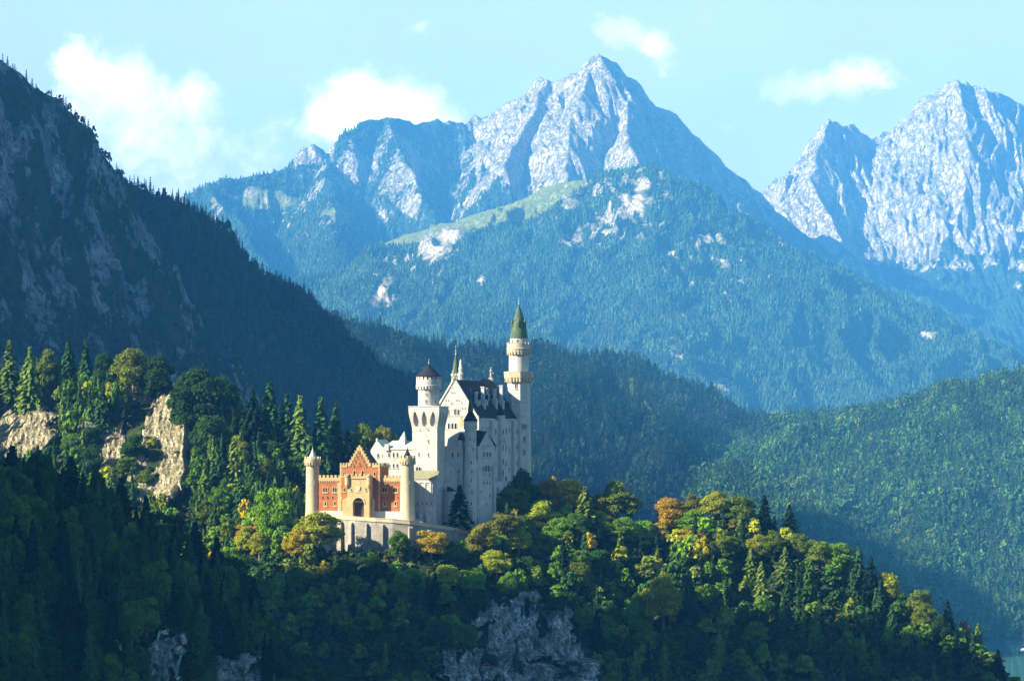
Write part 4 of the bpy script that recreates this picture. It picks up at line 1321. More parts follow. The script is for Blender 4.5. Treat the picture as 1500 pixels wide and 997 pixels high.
for b in (gb + 13.5, gb + 25.5, gb + 41):
    d = hw * .55
    zc_ = zr - (zr - ze) * .55
    dm = MB().extr([(gA[0] + d - 1, b - .9), (gA[0] + d + 1.6, b - .9), (gA[0] + d + 1.6, b + .9), (gA[0] + d - 1, b + .9)], zc_ - 2.4, zc_ + .2)
    dr_ = dm.build('dormer', 'base_stone', pal)
    MB().add([(gA[0] + d - 1.6, b - 1.1, zc_ + .2), (gA[0] + d + 1.8, b - 1.1, zc_ + .2), (gA[0] + d + 1.8, b + 1.1, zc_ + .2), (gA[0] + d - 1.6, b + 1.1, zc_ + .2), (gA[0] + d - 1.6, b, zc_ + 2.6), (gA[0] + d + 1.8, b, zc_ + 2.6)],
             [(0, 1, 2, 3), (0, 1, 5, 4), (1, 2, 5), (2, 3, 4, 5), (3, 0, 4)]) if False else None
    rq = MB(); rq.add([(gA[0] + d - 1.6, b - 1.1, zc_ + .2), (gA[0] + d + 1.8, b - 1.1, zc_ + .2), (gA[0] + d + 1.8, b + 1.1, zc_ + .2), (gA[0] + d - 1.6, b + 1.1, zc_ + .2), (gA[0] + d - 1.6, b, zc_ + 2.6), (gA[0] + d + 1.8, b, zc_ + 2.6)],
                      [(0, 1, 2, 3), (0, 1, 5, 4), (1, 2, 5), (2, 3, 4, 5), (3, 0, 4)])
    rq.build('roof', 'slate', dr_)
# stair turret with green spire behind the ridge, and a pale pinnacle
c = plan(667.8, gb + 26)
sp_ = MB().lathe(*c, [(2.0, ze), (2.0, zz(551, c)), (2.25, zz(550, c)), (2.25, zz(547.5, c))], 14)
spt = sp_.build('stair_turret', 'limestone', pal)
r_ = MB(); r_.lathe(*c, [(2.2, zz(547.5, c)), (1.55, zz(540, c)), (.75, zz(526, c)), (.2, zz(520, c))], 12); r_.build('spire', 'copper', spt)
r_ = MB(); finial(r_, *c, zz(520.5, c), 4.6, .28); r_.build('finial', 'bronze', spt)
c = plan(674.8, gb + 24)
pn_ = MB().lathe(*c, [(1.25, ze), (1.25, zz(550, c)), (1.45, zz(549.5, c)), (1.45, zz(546.5, c)), (.9, zz(546, c)), (.9, zz(541, c)), (1.1, zz(540.5, c)), (.75, zz(537, c)), (.5, zz(531, c)), (.6, zz(530.5, c)), (.15, zz(526, c))], 8)
pn_.build('pinnacle', 'limestone', pal)

# ---------------------------------------------------------------- tall round tower
tc2 = plan(760, gb + PL + 1.5)
def Z2(py): return zz(py, tc2)
tt_ = building('tall_tower', 'tallest slender white tower with galleries and green copper spire beside palace', 'tower', tc2, -34)
m_px = F / (OY - tc2[0] * SN + tc2[1] * CS)
def rp(px): return px / m_px
sq = lambda r: [(tc2[0] + r * math.cos(math.pi / 8 + k * math.pi / 4), tc2[1] + r * math.sin(math.pi / 8 + k * math.pi / 4)) for k in range(8)]
sh = MB()
sh.extr(sq(rp(20.5)), -62, Z2(640), 0, sq(rp(17.6)))
sh.extr(sq(rp(17.6)), Z2(640) + .002, Z2(588), 0, sq(rp(17.0)))
sh.build('shaft', 'limestone', tt_)
MB().extr(sq(rp(18.0)), Z2(589), Z2(587)).extr(sq(rp(18.5)), Z2(649), Z2(647.4)).build('string_course', 'base_stone', tt_)
MB().extr(sq(rp(16.9)), Z2(588) + .001, Z2(556)).build('octagon_stage', 'limestone', tt_)
g1 = MB()
g1.extr(sq(rp(17.2)), Z2(561), Z2(553.5), 0, sq(rp(20.8)))
g1.extr(sq(rp(21.6)), Z2(553.5), Z2(551.5))
for k in range(8):
    p = sq(rp(20.9)); W = Wall(p[(k + 0) % 8], p[(k + 1) % 8])
    g1.crenel(W, .1, W.len - .1, Z2(559.5), Z2(553.6), 4, -.9, .05, .45)
    for z0, z1, d0, d1 in ((Z2(551.5), Z2(545.6), -.3, .3), (Z2(545.6), Z2(544.4), -.4, .45)):
        g1.wprism(W, [(0, z0), (W.len, z0), (W.len, z1), (0, z1)], d0, d1)
g1.build('lower_gallery', 'tower_stone', tt_)
MB().lathe(*tc2, [(rp(14.6), Z2(552)), (rp(14.6), Z2(519))], 32).build('drum', 'limestone', tt_, True)
g2 = MB().lathe(*tc2, [(rp(14.7), Z2(521)), (rp(15.2), Z2(519.5)), (rp(17.4), Z2(514)), (rp(17.6), Z2(510)), (rp(17.6), Z2(504)), (rp(16.6), Z2(504)), (rp(16.6), Z2(508))], 32)
g2.ringbox(*tc2, rp(14.4), rp(17.7), Z2(519.5), Z2(512.5), 22, .48)
g2.lathe(*tc2, [(rp(17.6), Z2(512)), (rp(18.2), Z2(511.6)), (rp(18.2), Z2(510)), (rp(17.6), Z2(509.6))], 32)
g2.ringbox(*tc2, rp(16.6), rp(17.8), Z2(504.01), Z2(501.5), 18, .55)
g2.build('upper_gallery', 'tower_stone', tt_, True)
MB().lathe(*tc2, [(rp(13.0), Z2(508)), (rp(13.0), Z2(495))], 28).build('neck', 'limestone', tt_, True)
cn = MB().lathe(*tc2, [(rp(13.6), Z2(495.5)), (rp(13.6), Z2(494.8)), (rp(11.6), Z2(484)), (rp(9.4), Z2(473)), (rp(6.6), Z2(463)), (rp(3.6), Z2(454)), (rp(1.0), Z2(446.5))], 20)
cone = cn.build('spire', 'copper', tt_, True)
fm = MB(); finial(fm, *tc2, Z2(447), rp(11.5), .3); fm.build('finial', 'bronze', cone)
for an in (-.95, .25, 1.35):
    ca_, cb_ = tc2[0] + rp(10.2) * math.sin(an), tc2[1] - rp(10.2) * math.cos(an)
    dm = MB().lathe(ca_, cb_, [(.55, Z2(479)), (.55, Z2(473)), (.75, Z2(472.5)), (.08, Z2(466))], 8)
    dm.build('dormer', 'copper', cone)
for an, py, n in ((.1, 499.5, 0), (.75, 499.5, 0), (-.55, 499.5, 0), (1.25, 499.5, 0)):
    W = Wall((tc2[0] + rp(12.9) * math.sin(an) - .5 * math.cos(an), tc2[1] - rp(12.9) * math.cos(an) - .5 * math.sin(an)), (tc2[0] + rp(12.9) * math.sin(an) + .5 * math.cos(an), tc2[1] - rp(12.9) * math.cos(an) + .5 * math.sin(an)))
    window(tt_, W, 0, 0, .6, 1.3, t=.5, z=Z2(py), ft=.12)
p8 = sq(rp(17.2))
for k in (4, 5, 6):
    W = Wall(p8[k], p8[(k + 1) % 8])
    for py, w_, n in ((565, .7, 1), (624.5, .85, 2), (643, .8, 1), (662, .8, 1)):
        if k != 5 and py == 565:
            continue
        if k == 4 and py > 600:
            continue
        Wq = Wall(W.at(0, .35 if py > 600 else .02), W.at(W.len, .35 if py > 600 else .02))
        window(tt_, Wq, 0, 0, w_, 2.4, n, ft=.18, t=W.len / 2, z=Z2(py))

# ---------------------------------------------------------------- knights' house: wing with round turret and gabled bay on the right
kh = building('knights_house', 'white wing with grey roof, gabled bay and round turret before the palace', 'wing', plan(690, 30), -38)
k0, k1 = plan(640, 31), plan(678.5, 31)
Wk = Wall(k0, k1)
zk = zz(653, k1)
MB().extr([k0, k1, (k1[0] + 2, 44), (k0[0], 44)], -62, zk).build('wall', 'limestone', kh)
kc = MB()
for py, o_ in ((655, .35), (659.5, .2), (671.5, .2)):
    z = Wk.z_of(py, 5); kc.wprism(Wk, [(0, z - .2), (Wk.len, z - .2), (Wk.len, z + .35), (0, z + .35)], -.05, o_)
kc.build('string_course', 'limestone', kh)
kr = MB()
r0, r1 = plan(655, 31), plan(680, 31)
r2, r3 = plan(660.5, 41), plan(681, 41)
zt_, zr_ = zk, zz(629.5, (r2[0], 41))
kr.add([(r0[0], 30.6, zt_), (r1[0] + 1, 30.6, zt_), (r1[0] + 1, 44, zt_), (r0[0], 44, zt_), (r2[0] - .6, 40, zr_), (r1[0] + 1, 40, zr_), (r1[0] + 1, 44, zr_), (r2[0] - .6, 44, zr_)],
       [(0, 1, 2, 3), (4, 5, 6, 7), (0, 1, 5, 4), (1, 2, 6, 5), (2, 3, 7, 6), (3, 0, 4, 7)])
kr.build('roof', 'grey_roof', kh)
dq = plan(674.5, 30.9)
dm = MB().box(dq[0] - .9, dq[0] + .9, 30.4, 33, zk - .4, zk + 2.6)
do = dm.build('dormer', 'limestone', kh)
rq = MB(); rq.add([(dq[0] - 1.15, 30.2, zk + 2.6), (dq[0] + 1.15, 30.2, zk + 2.6), (dq[0] + 1.15, 35, zk + 2.6), (dq[0] - 1.15, 35, zk + 2.6), (dq[0], 30.2, zk + 5.6), (dq[0], 35, zk + 5.6)], [(0, 1, 2, 3), (0, 1, 4), (1, 2, 5, 4), (2, 3, 5), (3, 0, 4, 5)])
rq.build('roof', 'slate', do)
window(kh, Wk, 663, 666, .7, 2.0, ft=.18); window(kh, Wk, 651, 666, .7, 2.0, ft=.18); window(kh, Wk, 671, 666, .5, 1.8, ft=.15)
for px, py in ((656, 684), (663, 690), (658, 700), (650, 695), (668, 706), (672, 690), (662, 742), (671, 735)):
    window(kh, Wk, px, py, .6, 1.6, ft=.14)
# lean-to at the foot of the square tower
l0, l1 = plan(651, 22), plan(665, 22)
Wq = Wall(l0, l1)
MB().extr([l0, l1, (l1[0], 31), (l0[0], 31)], -62, zz(672, l0)).build('stair_block', 'limestone', kh) if False else None
b_ = MB().extr([plan(649, 25), plan(666, 25), (plan(666, 25)[0], 31.1), (plan(649, 25)[0], 31.1)], -62, [zz(674, l0), zz(690, l0), zz(690, l0), zz(674, l0)])
b_.build('stair_block', 'limestone', kh)
s0_, s1_ = plan(656, 22), plan(664.5, 22)
shb = MB().extr([s0_, s1_, (s1_[0], 25.1), (s0_[0], 25.1)], -62, zz(719, s0_)).build('shed', 'base_stone', kh)
MB().extr([(s0_[0] - .3, 21.6), (s1_[0] + .3, 21.6), (s1_[0] + .3, 25), (s0_[0] - .3, 25)], [zz(719, s0_), zz(719, s0_), zz(719, s0_), zz(719, s0_)], [zz(712.5, s0_), zz(718.4, s0_), zz(718.4, s0_), zz(712.5, s0_)]).build('roof', 'slate', shb)
# round turret
c = plan(689.3, 30.5)
def Zk(py): return zz(py, c)
tur = MB().lathe(*c, [(3.5, -62), (3.1, Zk(735)), (2.7, Zk(672)), (2.7, Zk(671.5)), (2.55, Zk(671)), (2.55, Zk(629)), (2.95, Zk(625)), (2.95, Zk(618.5)), (2.2, Zk(618.4))], 24).build('round_turret', 'limestone', kh, True)
cr = MB().ringbox(*c, 2.5, 3.0, Zk(628.5), Zk(623.5), 16, .5)
cr.ringbox(*c, 2.45, 2.96, Zk(618.5), Zk(616.2), 12, .6)
cr.build('battlement', 'limestone', tur)
rr = MB(); rr.lathe(*c, [(3.15, Zk(616.4)), (3.15, Zk(615.8)), (2.0, Zk(609)), (1.2, Zk(603.5)), (.9, Zk(602))], 18); rr.build('roof', 'slate', tur, True)
rr = MB(); rr.lathe(*c, [(1.25, Zk(602.2)), (1.25, Zk(600)), (.8, Zk(590)), (.12, Zk(574))], 10); finial(rr, *c, Zk(575), 2.2, .14); rr.build('spire', 'copper', tur)
for an, py in ((.2, 643), (.75, 657), (1.0, 645), (.4, 677), (.5, 690), (.4, 703), (.5, 720), (.4, 737)):
    rad = 2.56 + max(0, (py - 671)) * .0062 + (.13 if py > 671 else 0)
    W = Wall((c[0] + rad * math.sin(an) - .5 * math.cos(an), c[1] - rad * math.cos(an) - .5 * math.sin(an)), (c[0] + rad * math.sin(an) + .5 * math.cos(an), c[1] - rad * math.cos(an) + .5 * math.sin(an)))
    window(tur, W, 0, 0, .45, 1.3, t=.5, z=Zk(py), ft=.12)
# gabled bay turned to the right
v0 = plan(699.5, 31.5)
wd = (26 / 3.4)
v1 = plan(724, 31.5 + 6.4)
Wb = Wall(v0, v1)
nb = Wb.n
def off(p, d): return (p[0] - nb[0] * d, p[1] - nb[1] * d)
zbv = zz(653, v0)
bayw = MB().extr([v0, v1, off(v1, 12), off(v0, 12)], -62, zbv).build('bay', 'limestone', kh)
tg0, tg1, tga = Wb.t_of(703), Wb.t_of(722.5), Wb.t_of(713.8)
ga = MB().wprism(Wb, [(tg0, zbv), (tg1, zbv), (tga, zz(634, v0))], -.6, .12).build('gable', 'limestone', bayw)
cp = MB()
for a, b in ((tg0, 1), (tg1, -1)):
    cp.wprism(Wb, [(a - b * .3, zbv), (a + b * .5, zbv), (tga, zz(635, v0) - .2), (tga, zz(633, v0))], -.7, .3)
cp.build('coping', 'limestone', ga)
rb = MB()
zrr = zz(633, v0)
# hipped roof over the bay with ridge along the wall, plus the gable's own ridge
rb.add([(*Wb.at(-.2, .2), zbv), (*Wb.at(Wb.len + 1.2, .2), zbv), (*Wb.at(Wb.len + 1.2, -11), zbv), (*Wb.at(-.2, -11), zbv), (*Wb.at(1.6, -5.5), zrr + 1.2), (*Wb.at(Wb.len - .3, -5.5), zrr + .4)],
       [(0, 1, 2, 3), (0, 1, 5, 4), (1, 2, 5), (2, 3, 4, 5), (3, 0, 4)])
rb.add([(*Wb.at(tg0, -.55), zbv + .1), (*Wb.at(tg1, -.55), zbv + .1), (*Wb.at(tga, -.55), zrr - .2), (*Wb.at(tg0, -6), zbv + .1), (*Wb.at(tg1, -6), zbv + .1), (*Wb.at(tga, -6), zrr - .2)], [(0, 1, 2), (3, 4, 5), (0, 1, 4, 3), (1, 2, 5, 4), (2, 0, 3, 5)])
rb.build('roof', 'slate', kh)
for px in (709, 713.6, 718):
    window(bayw, Wb, px, 665, .75, 2.0, 1, ft=.18)
window(bayw, Wb, 713.7, 686, 1.0, 3.0, 2, ft=.25, hood=True)
for px in (708, 719.5):
    window(bayw, Wb, px, 686, .55, 1.8, 1, ft=.15)
for px in (709, 713.6, 718):
    window(bayw, Wb, px, 707, .5, 1.1, 1, ft=.14)
for px, py in ((713.8, 647), (710, 695), (717.5, 695), (704, 720), (718, 725), (712, 738)):
    window(bayw, Wb, px, py, .4, .9, 1, ft=.12)
sb = MB()
for py in (656.5, 671.5):
    z = zz(py, v0); sb.wprism(Wb, [(-.05, z - .15), (Wb.len + .05, z - .15), (Wb.len + .05, z + .3), (-.05, z + .3)], -.05, .22)
sb.build('string_course', 'base_stone', bayw)
# sloping buttresses of the bay
for px in (699.8, 723.4):
    t = Wb.t_of(px)
    b = MB()
    b.add([(*Wb.at(t - .55, -.1), -62), (*Wb.at(t + .55, -.1), -62), (*Wb.at(t + .55, 2.2), -62), (*Wb.at(t - .55, 2.2), -62), (*Wb.at(t - .55, -.1), zz(676, v0)), (*Wb.at(t + .55, -.1), zz(676, v0)), (*Wb.at(t + .55, .35), zz(678, v0)), (*Wb.at(t - .55, .35), zz(678, v0))],
          [(0, 1, 2, 3), (4, 5, 6, 7), (0, 1, 5, 4), (1, 2, 6, 5), (2, 3, 7, 6), (3, 0, 4, 7)])
    b.build('buttress', 'base_stone', bayw)
# lower stretch between bay and palace
x0, x1 = plan(724, 42), plan(738, 47)
Wx = Wall(x0, x1)
lowm = MB().extr([x0, x1, (x1[0], 60), (x0[0] - 4, 60)], -62, zz(705, x0)).build('terrace_block', 'limestone', kh)
window(lowm, Wx, 729, 716, .6, 1.6, ft=.15); window(lowm, Wx, 734, 722, .6, 1.6, ft=.15)
# oriel stair on the palace side
ob = gb + 17
oo = Wps.at(17.0, 0)
c = plan(733.3, gb + 27)
orl = MB().lathe(*c, [(1.9, -62), (1.9, zz(612, c)), (2.15, zz(611, c)), (2.15, zz(608, c))], 8, ph=.4)
ors = orl.build('oriel_stair', 'limestone', pal)
r_ = MB(); r_.lathe(*c, [(2.2, zz(608, c)), (.1, zz(597, c))], 8, ph=.4); r_.build('roof', 'slate', ors)
MB().lathe(*c, [(2.1, zz(648, c)), (2.6, zz(645, c)), (2.6, zz(640, c)), (2.1, zz(639.5, c))], 8, ph=.4).build('balcony', 'limestone', ors)
for py in (632, 655, 676, 692):
    an = .95
    rad = 1.85
    W = Wall((c[0] + rad * math.sin(an) - .5 * math.cos(an), c[1] - rad * math.cos(an) - .5 * math.sin(an)), (c[0] + rad * math.sin(an) + .5 * math.cos(an), c[1] - rad * math.cos(an) + .5 * math.sin(an)))
    window(ors, W, 0, 0, .55, 2.2, t=.5, z=zz(py, c), ft=.12)

# ---------------------------------------------------------------- small white house with copper roofs behind the gatehouse
bw = building('courtyard_house', 'small white house with pale copper roofs behind the red gatehouse', 'house', plan(575, 40), -34)
n0, n1 = plan(543, 36), plan(564, 36)
Wn = Wall(n0, n1)
zn = zz(659, n0)
MB().extr([n0, n1, (n1[0], 50), (n0[0], 50)], -50, zn).build('wall', 'limestone', bw)
tnm = Wn.len * .42
g_ = MB().wprism(Wn, [(0, zn), (Wn.len, zn), (tnm, zz(644.5, n0))], -.5, 0).build('gable', 'limestone', bw)
rq = MB().wprism(Wn, [(-.4, zn - .3), (Wn.len + .4, zn - .3), (tnm, zz(643.5, n0))], -14, -.5)
rq.build('roof', 'pale_copper', bw)
ff = MB().wprism(Wn, [(tnm - .4, zz(645, n0)), (tnm + .4, zz(645, n0)), (tnm + .25, zz(641.5, n0)), (tnm - .25, zz(641.5, n0))], -.4, .1); ff.build('finial', 'limestone', g_)
window(bw, Wn, 554, 667, .7, 1.7, ft=.15); window(bw, Wn, 561, 667, .6, 1.6, ft=.15)
m0, m1 = plan(561, 33), plan(606, 33)
Wm = Wall(m0, m1); zm = zz(656.5, m0)
MB().extr([m0, m1, (m1[0], 46), (m0[0], 46)], -50, zm).build('wall', 'limestone', bw)
rq = MB()
rq.add([(*Wm.at(-.3, .4), zm), (*Wm.at(Wm.len + .3, .4), zm), (*Wm.at(Wm.len + .3, -12), zm), (*Wm.at(-.3, -12), zm), (*Wm.at(2.5, -6), zz(645, m0)), (*Wm.at(Wm.len, -6), zz(645, m0))], [(0, 1, 2, 3), (0, 1, 5, 4), (1, 2, 5), (2, 3, 4, 5), (3, 0, 4)])
rq.build('roof', 'pale_copper', bw)
ts = Wm.t_of(584)
rq = MB()
p4 = [Wm.at(ts - 2.2, -2.2), Wm.at(ts + 2.2, -2.2), Wm.at(ts + 2.2, -6.6), Wm.at(ts - 2.2, -6.6)]
pt = Wm.at(ts + 1.2, -4.4)
rq.add([(*p, zz(652, m0)) for p in p4] + [(*pt, zz(631, m0))], [(0, 1, 2, 3), (0, 1, 4), (1, 2, 4), (2, 3, 4), (3, 0, 4)])
rq.build('spire', 'pale_copper', bw)
tm = MB()
for py, o_ in ((657.5, .35), (672, .15)):
    z = Wm.z_of(py, 3); tm.wprism(Wm, [(0, z - .2), (Wm.len, z - .2), (Wm.len, z + .3), (0, z + .3)], -.05, o_)
tm.build('string_course', 'limestone', bw)
for px in (570, 576.5, 582):
    window(bw, Wm, px, 666, .65, 2.0, ft=.15); window(bw, Wm, px, 682, .65, 1.8, ft=.15)
cbx = plan(566, 32)
MB().box(cbx[0] - .9, cbx[0] + .9, 32.2, 34, zm - 1, zz(650, cbx)).build('chimney', 'limestone', bw)

# ------------------------------------------------------------------ trees
def quads_to_mesh(name, C, U, W, mat):
    """leaf quads from centres and two half axes"""
    V = np.stack([C - U - W, C + U - W, C + U + W, C - U + W], 1).reshape(-1, 3)
    return V, np.arange(len(V)).reshape(-1, 4)


def unit(v): return v / (np.linalg.norm(v, axis=-1, keepdims=True) + 1e-9)


def broadleaf_arrays(rg, lobes, per, size, shape=1.0):
    """crown of height 1 and width 1: overlapping leaf clumps"""
    Cs, Rs = [], []
    for i in range(lobes):
        th = rg.uniform(0, 2 * math.pi); u = rg.uniform(-1.0, 1.0)
        rr = math.sqrt(max(0, 1 - u * u * (.8 if u > 0 else .55)))
        k = rg.uniform(0.45, 1.0) ** .5
        taper = 1.0 - 0.35 * max(0, u) * shape
        Cs.append((math.cos(th) * rr * .34 * k * taper, math.sin(th) * rr * .34 * k * taper, .50 + u * .36 * k)); Rs.append(rg.uniform(.07, .17))
    Cs.append((0, 0, .48)); Rs.append(.28); Cs.append((0, 0, .76)); Rs.append(.16)
    Cs, Rs = np.array(Cs), np.array(Rs)
    P_, N_ = [], []
    for c, r in zip(Cs, Rs):
        n = int(per * (r / .15) ** 2)
        d = unit(rg.normal(size=(n, 3))); d[:, 2] = np.where(d[:, 2] < -.35, -d[:, 2] * .5, d[:, 2])
        rad = r * (.62 + .62 * rg.beta(2, 2.2, (n, 1)))
        p = c + d * rad * np.array([1, 1, .8])
        dist = np.linalg.norm((p[:, None, :] - Cs[None]) / np.array([1, 1, .8]), axis=2) / Rs[None]
        ok = (dist.min(1) > .60)
        P_.append(p[ok]); N_.append(d[ok])
    Pn, Nn = np.concatenate(P_), np.concatenate(N_)
    Nn = unit(Nn * .8 + rg.normal(size=Nn.shape) * .55 + np.array([0, 0, .25]))
    a = unit(np.cross(Nn, rg.normal(size=Nn.shape))); b = np.cross(Nn, a)
    s = size * rg.uniform(.6, 1.35, (len(Pn), 1))
    return Pn, a * s, b * s * rg.uniform(.6, 1.0, (len(Pn), 1))


def spruce_arrays(rg, levels, density, size):
    C, U, W = [], [], []
    for l in range(levels):
        z = .05 + .93 * (l / (levels - 1)) ** .92
        L0 = .5 * (1 - z) ** .8 + .012
        nb = max(4, int(density * (1 - z) ** .6))
        a0 = rg.uniform(0, 6.28)
        for k in range(nb):
            a = a0 + 2 * math.pi * k / nb + rg.normal() * .22
            L = L0 * rg.uniform(.62, 1.12)
            dr = np.array([math.cos(a), math.sin(a), 0]); sd = np.array([-math.sin(a), math.cos(a), 0])
            steps = 4 if L > .2 else (3 if L > .09 else 2)
            for q in range(steps):
                f = (q + .75) / (steps + .15)
                zz_ = z - .055 * L / .5 * (f ** 1.3) * 1.7 + (.02 * f * f if z > .6 else 0)
                wdt = size * (1.15 - .55 * f) * rg.uniform(.7, 1.25)
                c = dr * L * f + np.array([0, 0, zz_ + rg.normal() * .004])
                roll = rg.normal() * .55
                u = dr * (L / steps * .72) + np.array([0, 0, -.018 * rg.uniform(.4, 1.6)])
                w = sd * wdt * math.cos(roll) + np.array([0, 0, wdt * .42 * math.sin(roll)])
                C.append(c); U.append(u); W.append(w)
    return np.array(C), np.array(U), np.array(W)


def trunk_mesh(name, rg, conifer):
    mb = MB()
    pts = [(0, 0, -.12, .020), (rg.normal() * .008, rg.normal() * .008, .25, .016), (rg.normal() * .02, rg.normal() * .02, .55, .011), (0, 0, .9, .003)]
    k = .6 if conifer else 1.0
    n = 7
    vs = [(x + r * k * 1.9 * math.cos(2 * math.pi * i / n), y + r * k * 1.9 * math.sin(2 * math.pi * i / n), z) for x, y, z, r in pts for i in range(n)]
    fs = [(j * n + i, j * n + (i + 1) % n, (j + 1) * n + (i + 1) % n, (j + 1) * n + i) for j in range(3) for i in range(n)]
    mb.add(vs, fs)
    if not conifer:
        for i in range(7):
            a = rg.uniform(0, 6.28); z0 = rg.uniform(.22, .5); L = rg.uniform(.2, .36)
            e = np.array([math.cos(a) * L, math.sin(a) * L, z0 + rg.uniform(.12, .3)]); s0 = np.array([0, 0, z0])
            sd = np.array([-math.sin(a), math.cos(a), 0]) * .011; up = np.array([0, 0, .009])
            vs = [tuple(s0 + sd), tuple(s0 - up), tuple(s0 - sd), tuple(s0 + up), tuple(e)]
            mb.add(vs, [(0, 1, 4), (1, 2, 4), (2, 3, 4), (3, 0, 4)])
    me = bpy.data.meshes.new(name); me.from_pydata(mb.v, [], mb.f); me.materials.append(MATS['bark'])
    return me


NB, NS_ = 7, 6
BL_CROWN, BL_TRUNK, SP_CROWN, SP_TRUNK = [], [], [], []
for i in range(NB):
    rg = np.random.default_rng(100 + i)
    V, Fc = quads_to_mesh('', *broadleaf_arrays(rg, 34 + 4 * (i % 4), 330, .0165, shape=(i % 3) * .8), None)
    BL_CROWN.append(mesh_np('broadleaf_crown', V, Fc, MATS['leaves'])); BL_TRUNK.append(trunk_mesh('broadleaf_trunk', rg, False))
for i in range(NS_):
    rg = np.random.default_rng(200 + i)
    V, Fc = quads_to_mesh('', *spruce_arrays(rg, 30 + 2 * (i % 3), 13, .062), None)
    SP_CROWN.append(mesh_np('spruce_crown', V, Fc, MATS['needles'])); SP_TRUNK.append(trunk_mesh('spruce_trunk', rg, True))

# simplified trees for the far woods, baked into one mesh per wood
def tris(C, U, W):
    V = np.stack([C - U - W, C + U - W, C + U + W, C - U + W], 1).reshape(-1, 3)
    q = np.arange(len(V)).reshape(-1, 4)
    return V, q


LO_B = [tris(*broadleaf_arrays(np.random.default_rng(300 + i), 9, 11, .085)) for i in range(5)]
LO_S = [tris(*spruce_arrays(np.random.default_rng(320 + i), 9, 7, .15)) for i in range(5)]
MID_B = [tris(*broadleaf_arrays(np.random.default_rng(340 + i), 14, 34, .05)) for i in range(4)]
MID_S = [tris(*spruce_arrays(np.random.default_rng(360 + i), 15, 9, .11)) for i in range(4)]


def xlo(rg):
    vs, fs = [], []
    for z0, z1, r in ((.0, .7, .5), (.35, 1.0, .34)):
        o = len(vs); ph = rg.uniform(0, 6)
        for i in range(6):
            q = r * rg.uniform(.7, 1.15)
            vs.append((q * math.cos(ph + i * 1.047), q * math.sin(ph + i * 1.047), z0 + rg.uniform(-.05, .08)))
        vs.append((0, 0, z1))
        fs += [(o + i, o + (i + 1) % 6, o + 6, o + 6) for i in range(6)]
    return np.array(vs), np.array(fs)


XLO = [xlo(np.random.default_rng(380 + i)) for i in range(4)]


def bake_wood(name, pts, hs, ws, colours, variants, mat='far_leaves', seed=5):
    """one mesh with a tree at every point"""
    rg = np.random.default_rng(seed)
    Vs, Fs, Cs, off = [], [], [], 0
    which = rg.integers(0, len(variants), len(pts)); ang = rg.uniform(0, 6.28, len(pts))
    for k, (V, Fc) in enumerate(variants):
        ix = np.nonzero(which == k)[0]
        if not len(ix):
            continue
        c, s = np.cos(ang[ix])[:, None], np.sin(ang[ix])[:, None]
        x = (V[None, :, 0] * c - V[None, :, 1] * s) * ws[ix][:, None] + pts[ix, 0][:, None]
        y = (V[None, :, 0] * s + V[None, :, 1] * c) * ws[ix][:, None] + pts[ix, 1][:, None]
        z = V[None, :, 2] * hs[ix][:, None] + pts[ix, 2][:, None]
        Vs.append(np.stack([x, y, z], 2).reshape(-1, 3))
        Fs.append((Fc[None] + (np.arange(len(ix)) * len(V))[:, None, None]).reshape(-1, Fc.shape[1]) + off)
        Cs.append(np.repeat(colours[ix], len(V), 0)); off += len(V) * len(ix)
    V, Fc, Cc = np.concatenate(Vs), np.concatenate(Fs), np.concatenate(Cs)
    if variants is XLO:
        Fc = Fc[:, :3]
    o = link(name, mesh_np(name, V, Fc, MATS[mat], False, None, {'leaf_colour': Cc}))
    return tag(o, kind='stuff')


def grid_points(x0, x1, y0, y1, sp, rg):
    nx, ny = int((x1 - x0) / sp), int((y1 - y0) / sp)
    X, Y = np.meshgrid(np.arange(nx), np.arange(ny))
    X = x0 + (X + rg.uniform(.05, .95, X.shape)) * sp; Y = y0 + (Y + rg.uniform(.05, .95, Y.shape)) * sp
    return X.ravel(), Y.ravel()


def seen(h, X, Y, Z, n=26, reach=0.25):
    """whether the line of sight from the camera to (X, Y, Z) clears the same hill"""
    ok = np.ones(X.shape, bool)
    for f in np.linspace(1 - reach, .995, n):
        ok &= h(X * f, Y * f) < Z * f + 1.0
    return ok


def colours(n, rg, table, px=None):
    c = np.array([t[:3] for t in table]); p = np.array([t[3] for t in table], float); p /= p.sum()
    out = c[rg.choice(len(c), n, p=p)]
    return np.clip(out * rg.uniform(.78, 1.25, (n, 1)) * rg.uniform(.93, 1.07, (n, 3)), .004, .5)


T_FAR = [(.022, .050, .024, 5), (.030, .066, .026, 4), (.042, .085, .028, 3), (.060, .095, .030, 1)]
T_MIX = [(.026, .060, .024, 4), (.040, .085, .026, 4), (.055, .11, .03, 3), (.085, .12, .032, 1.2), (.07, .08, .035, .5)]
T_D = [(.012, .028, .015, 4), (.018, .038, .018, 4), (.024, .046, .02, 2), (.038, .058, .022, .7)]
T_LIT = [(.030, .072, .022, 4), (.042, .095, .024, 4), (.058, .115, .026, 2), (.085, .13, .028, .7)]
T_SHADE = [(.014, .030, .017, 4), (.020, .042, .020, 3), (.032, .056, .022, 2), (.05, .06, .022, .6)]  # darkened tones for woods in shadow, shade put into the colour


